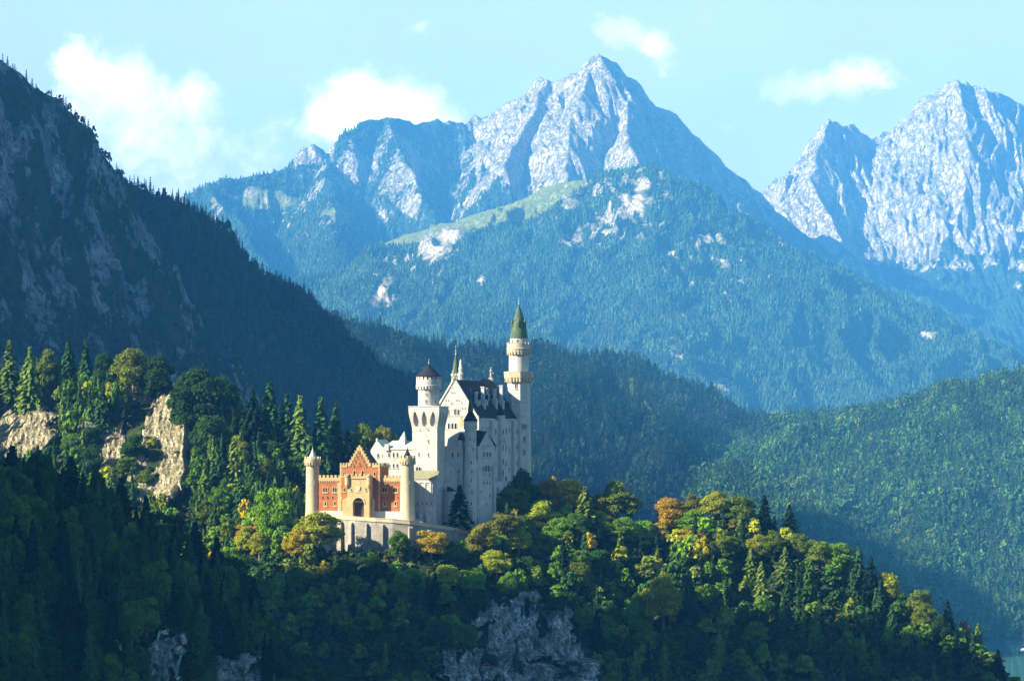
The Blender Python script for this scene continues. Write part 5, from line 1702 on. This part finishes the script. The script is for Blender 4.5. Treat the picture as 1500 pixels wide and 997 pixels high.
def wood(name, h, box, sp, hr, wr, table, variants, share_b, lo_b, seed, keep=None, lift=0.0, margin=60, reach=.25):
    rg = np.random.default_rng(seed)
    X, Y = grid_points(*box, sp, rg)
    Z = h(X, Y)
    px, py = px_of(X, Y), py_of(Z, Y)
    hs = rg.uniform(*hr, X.shape)
    ok = (px > -margin) & (px < 1500 + margin) & (Z > -196) & seen(h, X, Y, Z + hs, reach=reach)
    if keep is not None:
        ok &= keep(px, py, X, Y, Z, rg)
    X, Y, Z, hs = X[ok], Y[ok], Z[ok], hs[ok]
    pts = np.stack([X, Y, Z - .03 * hs], 1)
    ws = rg.uniform(*wr, X.shape)
    clump = fbm(X / (sp * 9), Y / (sp * 9), 3, seed)
    isb = rg.uniform(0, 1, X.shape) < share_b + clump * .6
    col = colours(len(X), rg, table) * (1 + .55 * fbm(X / (sp * 7), Y / (sp * 14), 4, seed + 3))[:, None]
    hs = hs * (1 + .35 * clump)
    if lo_b is not None and isb.any() and (~isb).any():
        bake_wood(name, pts[~isb], hs[~isb], ws[~isb] * .8, col[~isb] * .8, variants, seed=seed)
        bake_wood(name, pts[isb], hs[isb] * .85, ws[isb] * 1.35, col[isb] * 1.15, lo_b, seed=seed + 1)
    else:
        bake_wood(name, pts, hs, ws, col, variants, seed=seed)
    return len(X)


def on_shoulder(px, py, X, Y, Z, rg):
    return (rock_sh(X, Y, Z) < .42) & (meadow_sh(X, Y, Z) < .45)


def on_f1(px, py, X, Y, Z, rg):
    r = rock_f1(X, Y, Z)
    edge = np.abs(h_f1(X + 9, Y) - Z) < 6
    return (rg.uniform(0, 1, X.shape) < np.where(r < .38, .85, .2)) | ((h_f1(X, Y + 14) < Z - 4) & (rg.uniform(0, 1, X.shape) < .45))


CNT = {}
CNT['C'] = wood('distant_forest', h_shoulder, (-1100, 1650, 6800, 9900), 8.5, (9, 18), (8, 13), T_FAR, XLO, 0, None, 21, on_shoulder)
CNT['A'] = wood('distant_forest', h_far, (-1650, 300, 9600, 11700), 14.0, (10, 20), (9, 14), T_FAR, XLO, 0, None, 22, lambda px, py, X, Y, Z, rg: (rock_far(X, Y, Z) < .42) & (meadow_far(X, Y, Z) < .4))
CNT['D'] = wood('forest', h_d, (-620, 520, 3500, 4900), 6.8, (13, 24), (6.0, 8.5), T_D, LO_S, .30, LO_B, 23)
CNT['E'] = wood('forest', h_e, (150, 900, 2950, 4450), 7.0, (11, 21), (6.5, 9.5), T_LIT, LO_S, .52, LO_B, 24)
CNT['F2'] = wood('forest', h_f2, (-620, -40, 2850, 3500), 5.6, (9, 17), (5, 7.5), T_SHADE, LO_S, .25, LO_B, 25)
CNT['F1'] = wood('forest', h_f1, (-560, -150, 2280, 2760), 5.6, (4, 10), (3.0, 5.5), T_SHADE, LO_S, .4, LO_B, 26, on_f1)

CNT['G out'] = wood('forest', h_g, (-420, -215, 1380, 1660), 6.5, (11, 18), (7, 10), T_MIX, MID_S, .4, MID_B, 27, lambda px, py, X, Y, Z, rg: px < -42, margin=600, reach=.12)

# ------------------------------------------------------------------ the trees one can tell apart
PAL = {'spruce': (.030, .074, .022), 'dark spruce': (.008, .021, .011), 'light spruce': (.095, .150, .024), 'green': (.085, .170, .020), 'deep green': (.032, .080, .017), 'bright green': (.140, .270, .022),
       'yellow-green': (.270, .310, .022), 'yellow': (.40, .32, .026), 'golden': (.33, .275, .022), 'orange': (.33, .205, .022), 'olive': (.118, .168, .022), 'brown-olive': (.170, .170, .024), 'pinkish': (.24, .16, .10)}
TREES = []        # (x, y, z, height, width, conifer, palette name, label, group)


def plant(h, Y0, Y1, px, top, wpx, conifer, colour, label, hgt=None, Y=None, group=None):
    """stand a tree where the photograph shows its top (px, top) with crown width wpx"""
    g = hgt or (wpx / 3.4 * (2.6 if conifer else 1.25))
    if Y is None:
        X, Y, hit = ray_hit(h, px, top, Y0, Y1, g)
    X = (px - HX) / F * Y
    z = float(h(np.array([X]), np.array([Y]))[0])
    g2 = (HY - top) / F * Y - z
    g = g2 if .45 * g < g2 < 2.2 * g else g
    TREES.append((X, Y, z, g, wpx / (F / Y), conifer, colour, label, group))


I = lambda *a, **k: plant(h_i, 1220, 1470, *a, **k)
Gp = lambda *a, **k: plant(h_g, 1360, 1590, *a, **k)
Hp = lambda *a, **k: plant(h_h, 800, 1040, *a, **k)
# in front of the gatehouse and along the wall
I(470, 744, 74, False, 'yellow-green', 'big yellow-green broadleaf tree before the pale round tower of the gatehouse', hgt=19)
I(434, 768, 44, False, 'yellow', 'yellow broadleaf tree beside the foot of the left gatehouse tower', hgt=15)
I(402, 702, 58, False, 'bright green', 'tall bright green broadleaf tree below the dark conifers left of the gatehouse', hgt=28)
I(358, 765, 34, False, 'orange', 'small orange-leaved tree at the edge of the shaded spruce slope', hgt=11)
I(380, 775, 40, False, 'yellow-green', 'yellow-green tree between the small orange tree and the big gate tree', hgt=13)
I(584, 772, 34, False, 'green', 'narrow green tree leaning on the retaining wall under the right gate tower', hgt=15)
I(632, 772, 54, False, 'golden', 'golden-orange round tree below the curving end of the retaining wall', hgt=15)
I(666, 788, 40, False, 'green', 'low green tree under the far end of the curving wall', hgt=10)
I(545, 808, 40, False, 'deep green', 'dark green tree before the wall buttresses', hgt=11)
I(604, 826, 46, False, 'bright green', 'bright green bushy tree below the narrow tree at the wall', hgt=12)
I(655, 822, 50, False, 'yellow-green', 'yellow-green tree below the golden-orange round tree', hgt=13)
I(690, 830, 46, False, 'bright green', 'fresh green tree under the orange-brown tree by the wall end', hgt=12)
I(505, 812, 46, False, 'deep green', 'dark green tree beside the big yellow-green gate tree', hgt=12)
# round the bare cliff under the castle hill
I(702, 862, 36, False, 'deep green', 'dark tree at the upper left corner of the grey cliff', hgt=11)
I(738, 872, 30, False, 'deep green', 'dark bushy tree on the top edge of the grey cliff', hgt=9)
I(812, 868, 40, False, 'deep green', 'dark tree overhanging the top of the grey cliff', hgt=12)
I(850, 885, 40, False, 'green', 'green tree at the upper right corner of the grey cliff', hgt=13)
I(757, 945, 22, True, 'spruce', 'small spruce growing out of the middle of the grey cliff', hgt=13)
I(716, 952, 30, False, 'deep green', 'dark bush on a ledge low in the grey cliff', hgt=8)
I(818, 962, 34, False, 'deep green', 'dark bushy tree on the right ledge of the grey cliff', hgt=9)
# right of the palace
I(705, 762, 50, False, 'brown-olive', 'orange-brown tree where the curving wall ends', hgt=15)
I(738, 746, 58, False, 'brown-olive', 'brown-olive tree at the foot of the palace side', hgt=16)
I(752, 706, 66, False, 'olive', 'autumn olive tree hiding the foot of the palace bays', hgt=18)
I(768, 680, 62, False, 'deep green', 'tall dark green tree at the foot of the tallest tower', hgt=20, Y=1440)
I(806, 692, 44, False, 'orange', 'orange-topped tree just right of the tallest tower', hgt=16, Y=1445)
I(832, 696, 58, False, 'golden', 'big golden tree topping the castle hill', hgt=18, Y=1440)
I(789, 727, 66, False, 'yellow-green', 'broad sunlit yellow-green tree below the golden tree', hgt=17)
I(857, 712, 44, True, 'light spruce', 'sunlit spruce standing before the big golden tree', hgt=21)
I(905, 698, 70, False, 'olive', 'dark olive round tree on the skyline before the notch', hgt=19, Y=1440)
I(885, 720, 40, False, 'brown-olive', 'brownish tree in front of the dark olive round tree', hgt=14)
I(760, 762, 46, False, 'yellow-green', 'lime green tree over the pale bare trunks', hgt=16)
I(815, 752, 52, False, 'bright green', 'bright green tree beneath the sunlit spruce', hgt=15)
I(728, 800, 48, False, 'yellow-green', 'light green tree in front of the brown-olive tree', hgt=14)
I(796, 775, 60, False, 'olive', 'olive tree with bare pale branches in the middle of the hill', hgt=16)
I(846, 745, 40, False, 'green', 'green tree left of the lime patch on the hill', hgt=13)
I(882, 744, 40, False, 'yellow-green', 'small lime tree below the dark olive round tree', hgt=13)
I(912, 752, 48, False, 'bright green', 'vivid green tree below the skyline notch', hgt=14)
I(945, 757, 44, False, 'bright green', 'vivid green tree in the skyline notch', hgt=14)
I(880, 800, 44, False, 'deep green', 'dark green tree in the hollow of the hill front', hgt=14)
I(848, 800, 42, False, 'green', 'green tree beside the dark hollow of the hill front', hgt=14)
# right knoll
I(985, 722, 52, False, 'orange', 'orange autumn tree at the left shoulder of the right knoll', hgt=14, Y=1440)
I(965, 760, 40, False, 'golden', 'golden tree on the rim of the skyline notch', hgt=12)
I(1014, 718, 44, False, 'brown-olive', 'olive-brown tree on top of the right knoll', hgt=14, Y=1446)
I(1050, 713, 52, False, 'yellow-green', 'smooth yellow-green tree crowning the right knoll', hgt=17, Y=1440)
I(1086, 720, 54, False, 'olive', 'olive-green feathery tree beside the smooth yellow-green crown', hgt=17, Y=1438)
I(1120, 724, 34, True, 'dark spruce', 'dark spruce at the right end of the knoll top', hgt=20, Y=1436)
I(1156, 738, 36, True, 'dark spruce', 'pointed dark spruce standing clear on the right skyline', hgt=21, Y=1430)
I(1018, 742, 58, False, 'bright green', 'bright green round tree below the knoll top', hgt=13)
I(1012, 772, 46, False, 'golden', 'golden-orange low tree below the bright green round tree', hgt=10)
I(1060, 778, 50, False, 'olive', 'sunlit olive tree below the knoll crown', hgt=14)
I(1112, 776, 44, False, 'yellow-green', 'yellowish tree below the dark spruces of the knoll', hgt=15)
I(1134, 772, 44, False, 'olive', 'olive tree below the pointed dark spruce', hgt=14)
I(1100, 800, 30, True, 'light spruce', 'slim sunlit spruce below the knoll', hgt=17)
I(1150, 800, 28, True, 'light spruce', 'slim pale spruce hanging on the slope below the pointed spruce', hgt=15)
I(1172, 776, 40, False, 'olive', 'olive tree at the start of the right descending skyline', hgt=13)
I(1228, 789, 58, False, 'bright green', 'bright green rounded tree on the descending skyline', hgt=15)
I(1198, 786, 40, False, 'olive', 'olive tree left of the bright rounded skyline tree', hgt=14)
I(1258, 796, 26, True, 'spruce', 'green spruce right of the bright rounded skyline tree', hgt=16)
I(1276, 814, 32, True, 'dark spruce', 'dark spruce on the descending right skyline', hgt=18)
I(1301, 830, 40, False, 'yellow-green', 'yellow-green tree halfway down the right skyline', hgt=13)
I(1346, 856, 44, False, 'olive', 'olive tree below the halfway yellow-green skyline tree', hgt=14)
I(1388, 878, 30, True, 'dark spruce', 'lone dark spruce low on the right skyline', hgt=17)
I(1414, 902, 22, False, 'pinkish', 'pinkish bare-looking tree low on the right skyline', hgt=13)
I(1432, 912, 30, True, 'light spruce', 'light spruce beside the pinkish tree', hgt=15)
I(1462, 950, 34, True, 'dark spruce', 'last dark spruce above the lake', hgt=18)
# sunlit trees lower on the hill front
I(972, 832, 66, False, 'yellow-green', 'tall sunlit tree glowing in the shaded hill front', hgt=26)
I(935, 862, 44, False, 'green', 'sunlit green tree beside the tall glowing tree', hgt=22)
I(1010, 842, 44, True, 'spruce', 'spruce right of the tall glowing tree', hgt=22)
I(1115, 822, 32, True, 'light spruce', 'sunlit spruce in the middle of the right slope', hgt=20)
I(1194, 888, 22, True, 'light spruce', 'thin sunlit spruce low on the right slope', hgt=18)
I(1306, 884, 26, True, 'spruce', 'grey-green spruce on the lower right slope', hgt=17)
# dark fir before the castle
def fc_h(X, Y): return np.full(np.shape(X), zz(774, plan(673, 12)))
cfir = to_world(*plan(673, 15), 0)
plant(fc_h, 1300, 1500, 673, 710, 42, True, 'dark spruce', 'dark pointed spruce standing against the white castle walls', hgt=19, Y=cfir.y)
# left ridge above the pale cliffs
for px, top, w, con, colr, lab in (
        (14, 498, 40, True, 'light spruce', 'yellowish spruce at the start of the ridge above the pale cliffs'), (44, 508, 40, True, 'light spruce', 'light green spruce over the first pale cliff'),
        (72, 505, 44, False, 'olive', 'olive tree between the light spruces of the ridge'), (100, 494, 34, True, 'spruce', 'tall green spruce on the ridge above the gap in the cliffs'),
        (125, 498, 32, True, 'spruce', 'spruce second after the gap on the cliff ridge'), (152, 512, 46, False, 'deep green', 'dark green broadleaf tree on the cliff ridge'),
        (196, 504, 68, False, 'olive', 'broad olive tree on the ridge over the grey gully'), (230, 512, 54, False, 'deep green', 'dark broad tree above the tallest pale cliff'),
        (288, 526, 92, False, 'deep green', 'largest dark green broadleaf tree, right of the tallest pale cliff'), (326, 542, 50, False, 'deep green', 'dark tree attached to the right of the largest broadleaf'),
        (305, 600, 70, False, 'deep green', 'dark green tree below the largest broadleaf tree'), (150, 560, 34, True, 'spruce', 'spruce growing in the gully between the pale cliffs'),
        (395, 556, 44, True, 'spruce', 'tall spruce on the ridge left of the castle'), (420, 575, 40, True, 'spruce', 'spruce beside the tall ridge spruce left of the castle'),
        (440, 580, 48, True, 'light spruce', 'lighter spruce on the ridge behind the left gate tower'), (470, 582, 52, True, 'spruce', 'broad spruce behind the left gate tower'),
        (492, 588, 40, True, 'spruce', 'spruce left of the brown tree behind the gatehouse'), (530, 612, 56, False, 'olive', 'olive tree behind the stepped gable'), (566, 614, 46, False, 'brown-olive', 'brown tree behind the white courtyard house'),
        (370, 566, 40, True, 'dark spruce', 'dark spruce in the dip of the left ridge'), (345, 590, 42, False, 'olive', 'olive tree in the dip of the left ridge'),
        (342, 640, 34, True, 'light spruce', 'sunlit spruce on the slope right of the tallest pale cliff'), (318, 650, 30, True, 'spruce', 'narrow spruce beside the tallest pale cliff'),
        (372, 648, 32, True, 'spruce', 'spruce below the dip of the left ridge'), (400, 640, 42, False, 'deep green', 'dark tree below the tall ridge spruce'), (432, 662, 40, False, 'green', 'green tree left of the round gate tower'),
        (300, 672, 30, True, 'light spruce', 'yellowish spruce right under the tallest pale cliff'), (352, 700, 34, True, 'spruce', 'spruce above the small orange tree'), (425, 700, 40, False, 'olive', 'olive tree beside the shaft of the left gate tower'),
        (455, 640, 44, True, 'spruce', 'spruce rising behind the left gate tower top'), (485, 645, 36, False, 'green', 'green tree between gate tower and red wing'), (510, 630, 40, True, 'dark spruce', 'dark spruce behind the red gatehouse')):
    Gp(px, top, w, con, colr, lab)
Gp(214, 684, 30, False, 'olive', 'small olive tree growing in front of the tallest pale cliff', hgt=9)
Gp(192, 704, 30, False, 'green', 'small green tree at the foot of the tallest pale cliff', hgt=9)
Gp(222, 640, 16, False, 'yellow-green', 'little yellow-green bush on the face of the tallest pale cliff', hgt=5)
Gp(194, 634, 40, False, 'deep green', 'dark tree in the shaded cleft beside the tallest pale cliff', hgt=13)
Gp(186, 664, 34, False, 'green', 'green tree low in the cleft between two pale cliffs', hgt=11)
Gp(130, 620, 44, False, 'deep green', 'dark tree between the first pale cliff and the small outcrop', hgt=14)
Gp(104, 630, 40, False, 'green', 'green tree right of the first pale cliff', hgt=13)
# tops along the shaded slope in front
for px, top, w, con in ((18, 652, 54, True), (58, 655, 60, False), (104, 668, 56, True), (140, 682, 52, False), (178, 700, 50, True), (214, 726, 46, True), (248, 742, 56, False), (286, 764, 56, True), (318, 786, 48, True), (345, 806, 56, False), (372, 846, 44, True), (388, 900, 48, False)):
    Hp(px, top, w, con, 'dark spruce' if con else 'deep green', None, hgt=17 if con else 15)  # dark leaf tones carry part of this slope's shade

castle_poly = [edge[i] for i in range(len(edge))] + [(gR[0] + 9, 20), (gR[0] + 9, gb + PL + 14), (gA[0] - 40, gb + PL + 14), (wL[0] - 2, 44), (plan(447, 3)[0] - 3, 10), (plan(447, 3)[0] - 4, 0)]


def in_poly(a, b, poly):
    r = np.zeros(a.shape, bool)
    for (x0, y0), (x1, y1) in zip(poly, poly[1:] + poly[:1]):
        c = (y0 > b) != (y1 > b)
        r ^= c & (a < (x1 - x0) * (b - y0) / (y1 - y0 + 1e-12) + x0)
    return r


LIM_I = [(-50, 560), (300, 640), (370, 715), (420, 768), (440, 778), (495, 806), (575, 818), (600, 800), (640, 795), (690, 786), (725, 755), (760, 715), (800, 705), (850, 712), (905, 712), (945, 765), (985, 734), (1050, 728), (1100, 736), (1160, 758), (1200, 798), (1240, 806), (1300, 842), (1345, 868), (1400, 902), (1440, 930), (1480, 985), (1520, 1020)]
LIM_G = [(-50, 500), (60, 512), (130, 514), (230, 524), (300, 548), (340, 575), (400, 580), (450, 600), (500, 612), (560, 640), (620, 660), (700, 700)]
LIM_H = [(-50, 640), (0, 656), (60, 664), (150, 700), (230, 748), (330, 812), (385, 880), (400, 940), (420, 1000)]


def fill(h, box, sp, hr, wr, p_con, pal_con, pal_b, lim, seed, zone):
    rg = np.random.default_rng(seed)
    X, Y = grid_points(*box, sp, rg)
    Z = h(X, Y)
    hs = rg.uniform(*hr, X.shape); ws = rg.uniform(*wr, X.shape)
    px, py = px_of(X, Y), py_of(Z, Y)
    con = rg.uniform(0, 1, X.shape) < p_con(px, py)
    hs = np.where(con, hs * 1.2, hs)
    tp = py_of(Z + hs, Y); L = np.interp(px, *zip(*lim)) + rg.uniform(0, 12, X.shape)
    hs = np.where(tp < L, (HY - L) / F * Y - Z, hs)
    a = (X - OX) * CS - (Y - OY) * SN; b = (X - OX) * SN + (Y - OY) * CS
    ok = (hs > 5.5) & (px > -40) & (px < 1540) & (py_of(Z + hs, Y) < 1015) & seen(h, X, Y, Z + hs, reach=.12) & ~in_poly(a, b, castle_poly)
    for x0, x1, y0, y1, yd in CLIFF_BOX:
        tpy = py_of(Z + hs, Y); hw_ = ws * .3 * F / Y
        ok &= ~((px + hw_ > x0) & (px - hw_ < x1) & (py > y0 + 8) & (tpy < y1 - 12) & (Y < yd))
    for t in TREES:
        ok &= np.hypot(X - t[0], Y - t[1]) > (t[4] + ws) * .30
    out = []
    for i in np.nonzero(ok)[0]:
        pal = pal_con if con[i] else pal_b(px[i], py[i])
        nm = pal[rg.integers(len(pal))]
        w = ws[i] * (.62 if con[i] else 1.0)
        out.append((X[i], Y[i], Z[i], hs[i], max(w, .26 * hs[i]), bool(con[i]), nm, None, zone))
    return out


LITB = ['green', 'bright green', 'yellow-green', 'olive', 'green', 'yellow-green', 'bright green', 'green', 'olive', 'yellow-green', 'bright green', 'golden']
fills = fill(h_i, (-170, 285, 1230, 1475), 7.4, (9, 15), (8.5, 13), lambda px, py: np.where(px > 1120, .38, .16), ['spruce', 'spruce', 'light spruce', 'dark spruce'],
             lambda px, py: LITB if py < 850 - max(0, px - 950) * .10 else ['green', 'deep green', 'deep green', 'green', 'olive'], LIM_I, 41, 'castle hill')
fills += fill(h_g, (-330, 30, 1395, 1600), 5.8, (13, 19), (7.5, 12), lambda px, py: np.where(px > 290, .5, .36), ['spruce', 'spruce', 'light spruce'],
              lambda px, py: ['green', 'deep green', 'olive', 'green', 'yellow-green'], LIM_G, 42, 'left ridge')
fills += fill(h_h, (-200, -55, 860, 1035), 6.2, (13, 19), (8, 12), lambda px, py: np.full(np.shape(px), .5), ['dark spruce', 'spruce'], lambda px, py: ['deep green', 'deep green', 'green'], LIM_H, 43, 'shaded slope')  # darker leaf colours chosen to deepen the shade on this slope

# the nearest 290 or so of each kind stand as objects, the rest are one wood
GROUPS = {('castle hill', True): ('spruce among the mixed autumn trees of the castle hill', 'spruces of the castle hill'),
          ('left ridge', True): ('spruce on the sunlit ridge around the pale cliffs', 'spruces of the cliff ridge'),
          ('left ridge', False): ('broadleaf tree on the sunlit ridge around the pale cliffs', 'broadleaf trees of the cliff ridge'),
          ('shaded slope', True): ('dark spruce in the shaded wood on the lower left slope', 'spruces of the shaded slope'),
          ('shaded slope', False): ('dark broadleaf tree in the shaded wood on the lower left slope', 'broadleaf trees of the shaded slope')}
CNAME = {'spruce': 'green', 'dark spruce': 'dark', 'light spruce': 'light green'}
heroes = [t for t in TREES]
pool = sorted(fills, key=lambda t: -(t[3] * t[4]) / t[1] ** 2 * (0.6 + 0.4 * (t[1] < 1100)))
n_c = sum(t[5] for t in heroes); n_b = len(heroes) - n_c
singles, rest = list(heroes), []
for t in pool:
    if t[5] and n_c < 295:
        singles.append(t); n_c += 1
    elif not t[5] and n_b < 295:
        singles.append(t); n_b += 1
    else:
        rest.append(t)
CNT['singles'] = len(singles); CNT['rest'] = len(rest)
rgt = np.random.default_rng(77)
for X, Y, Z, hgt, wid, con, colr, label, zone in singles:
    o = bpy.data.objects.new('spruce_tree' if con else 'broadleaf_tree', None)
    COL.objects.link(o)
    o.location = (X, Y, Z - .25); o.rotation_euler = (0, 0, rgt.uniform(0, 6.28)); wid *= 1.28 if con else 1.12; o.scale = (wid, wid, hgt)
    if label is None:
        zone = zone or 'shaded slope'
        if zone == 'castle hill' and not con:
            label, grp = f'{colr} broadleaf tree in the crowded wood of the castle hill', f'{colr} trees of the castle hill'
        else:
            label, grp = GROUPS[(zone, con)]
        tag(o, label, 'tree', grp)
    else:
        tag(o, label, 'tree')
    k = int(rgt.integers(NS_ if con else NB))
    c = link('crown', (SP_CROWN if con else BL_CROWN)[k], o)
    base = np.array(PAL[colr]) * rgt.uniform(.82, 1.2) * rgt.uniform(.93, 1.07, 3)
    c.color = (*np.clip(base, .004, .6), 1)
    link('trunk', (SP_TRUNK if con else BL_TRUNK)[k], o)


def bake_rest(sel, name, variants, seed):
    if sel:
        A = np.array([[t[0], t[1], t[2] - .3] for t in sel])
        bake_wood(name, A, np.array([t[3] for t in sel]), np.array([t[4] for t in sel]), np.array([PAL[t[6]] for t in sel]) * np.random.default_rng(seed).uniform(.8, 1.2, (len(sel), 1)), variants, seed=seed)


bake_rest([t for t in rest if t[5]], 'forest', MID_S, 51)
bake_rest([t for t in rest if not t[5]], 'forest', MID_B, 52)


# undergrowth covering the soil between the trunks
def bushes(h, box, sp, lim, seed, table):
    rg = np.random.default_rng(seed)
    X, Y = grid_points(*box, sp, rg)
    Z = h(X, Y); hs = rg.uniform(1.8, 4.6, X.shape); px, py = px_of(X, Y), py_of(Z, Y)
    a = (X - OX) * CS - (Y - OY) * SN; b = (X - OX) * SN + (Y - OY) * CS
    ok = (px > -40) & (px < 1540) & (py < 1030) & seen(h, X, Y, Z + hs, reach=.1) & ~in_poly(a, b, castle_poly)
    for x0, x1, y0, y1, yd in CLIFF_BOX:
        ok &= ~((px > x0 - 3) & (px < x1 + 3) & (py > y0) & (py < y1 + 4) & (Y < yd) & (rg.uniform(0, 1, X.shape) < .80))
    X, Y, Z, hs = X[ok], Y[ok], Z[ok], hs[ok]
    bake_wood('undergrowth', np.stack([X, Y, Z - hs * .35], 1), hs * 1.3, hs * rg.uniform(1.0, 1.7, X.shape), colours(len(X), rg, table), LO_B, seed=seed)
    return len(X)


CNT['bush'] = bushes(h_i, (-170, 285, 1230, 1475), 3.4, LIM_I, 61, [(.03, .06, .02, 4), (.05, .095, .025, 3), (.08, .11, .03, 1), (.1, .08, .03, .6)]) + \
    bushes(h_g, (-330, 30, 1395, 1590), 3.4, LIM_G, 62, [(.03, .06, .02, 4), (.05, .085, .025, 2), (.08, .09, .03, 1)]) + bushes(h_h, (-200, -55, 850, 1035), 3.0, LIM_H, 63, [(.02, .045, .018, 4), (.03, .06, .02, 2)])
print('COUNTS', CNT)
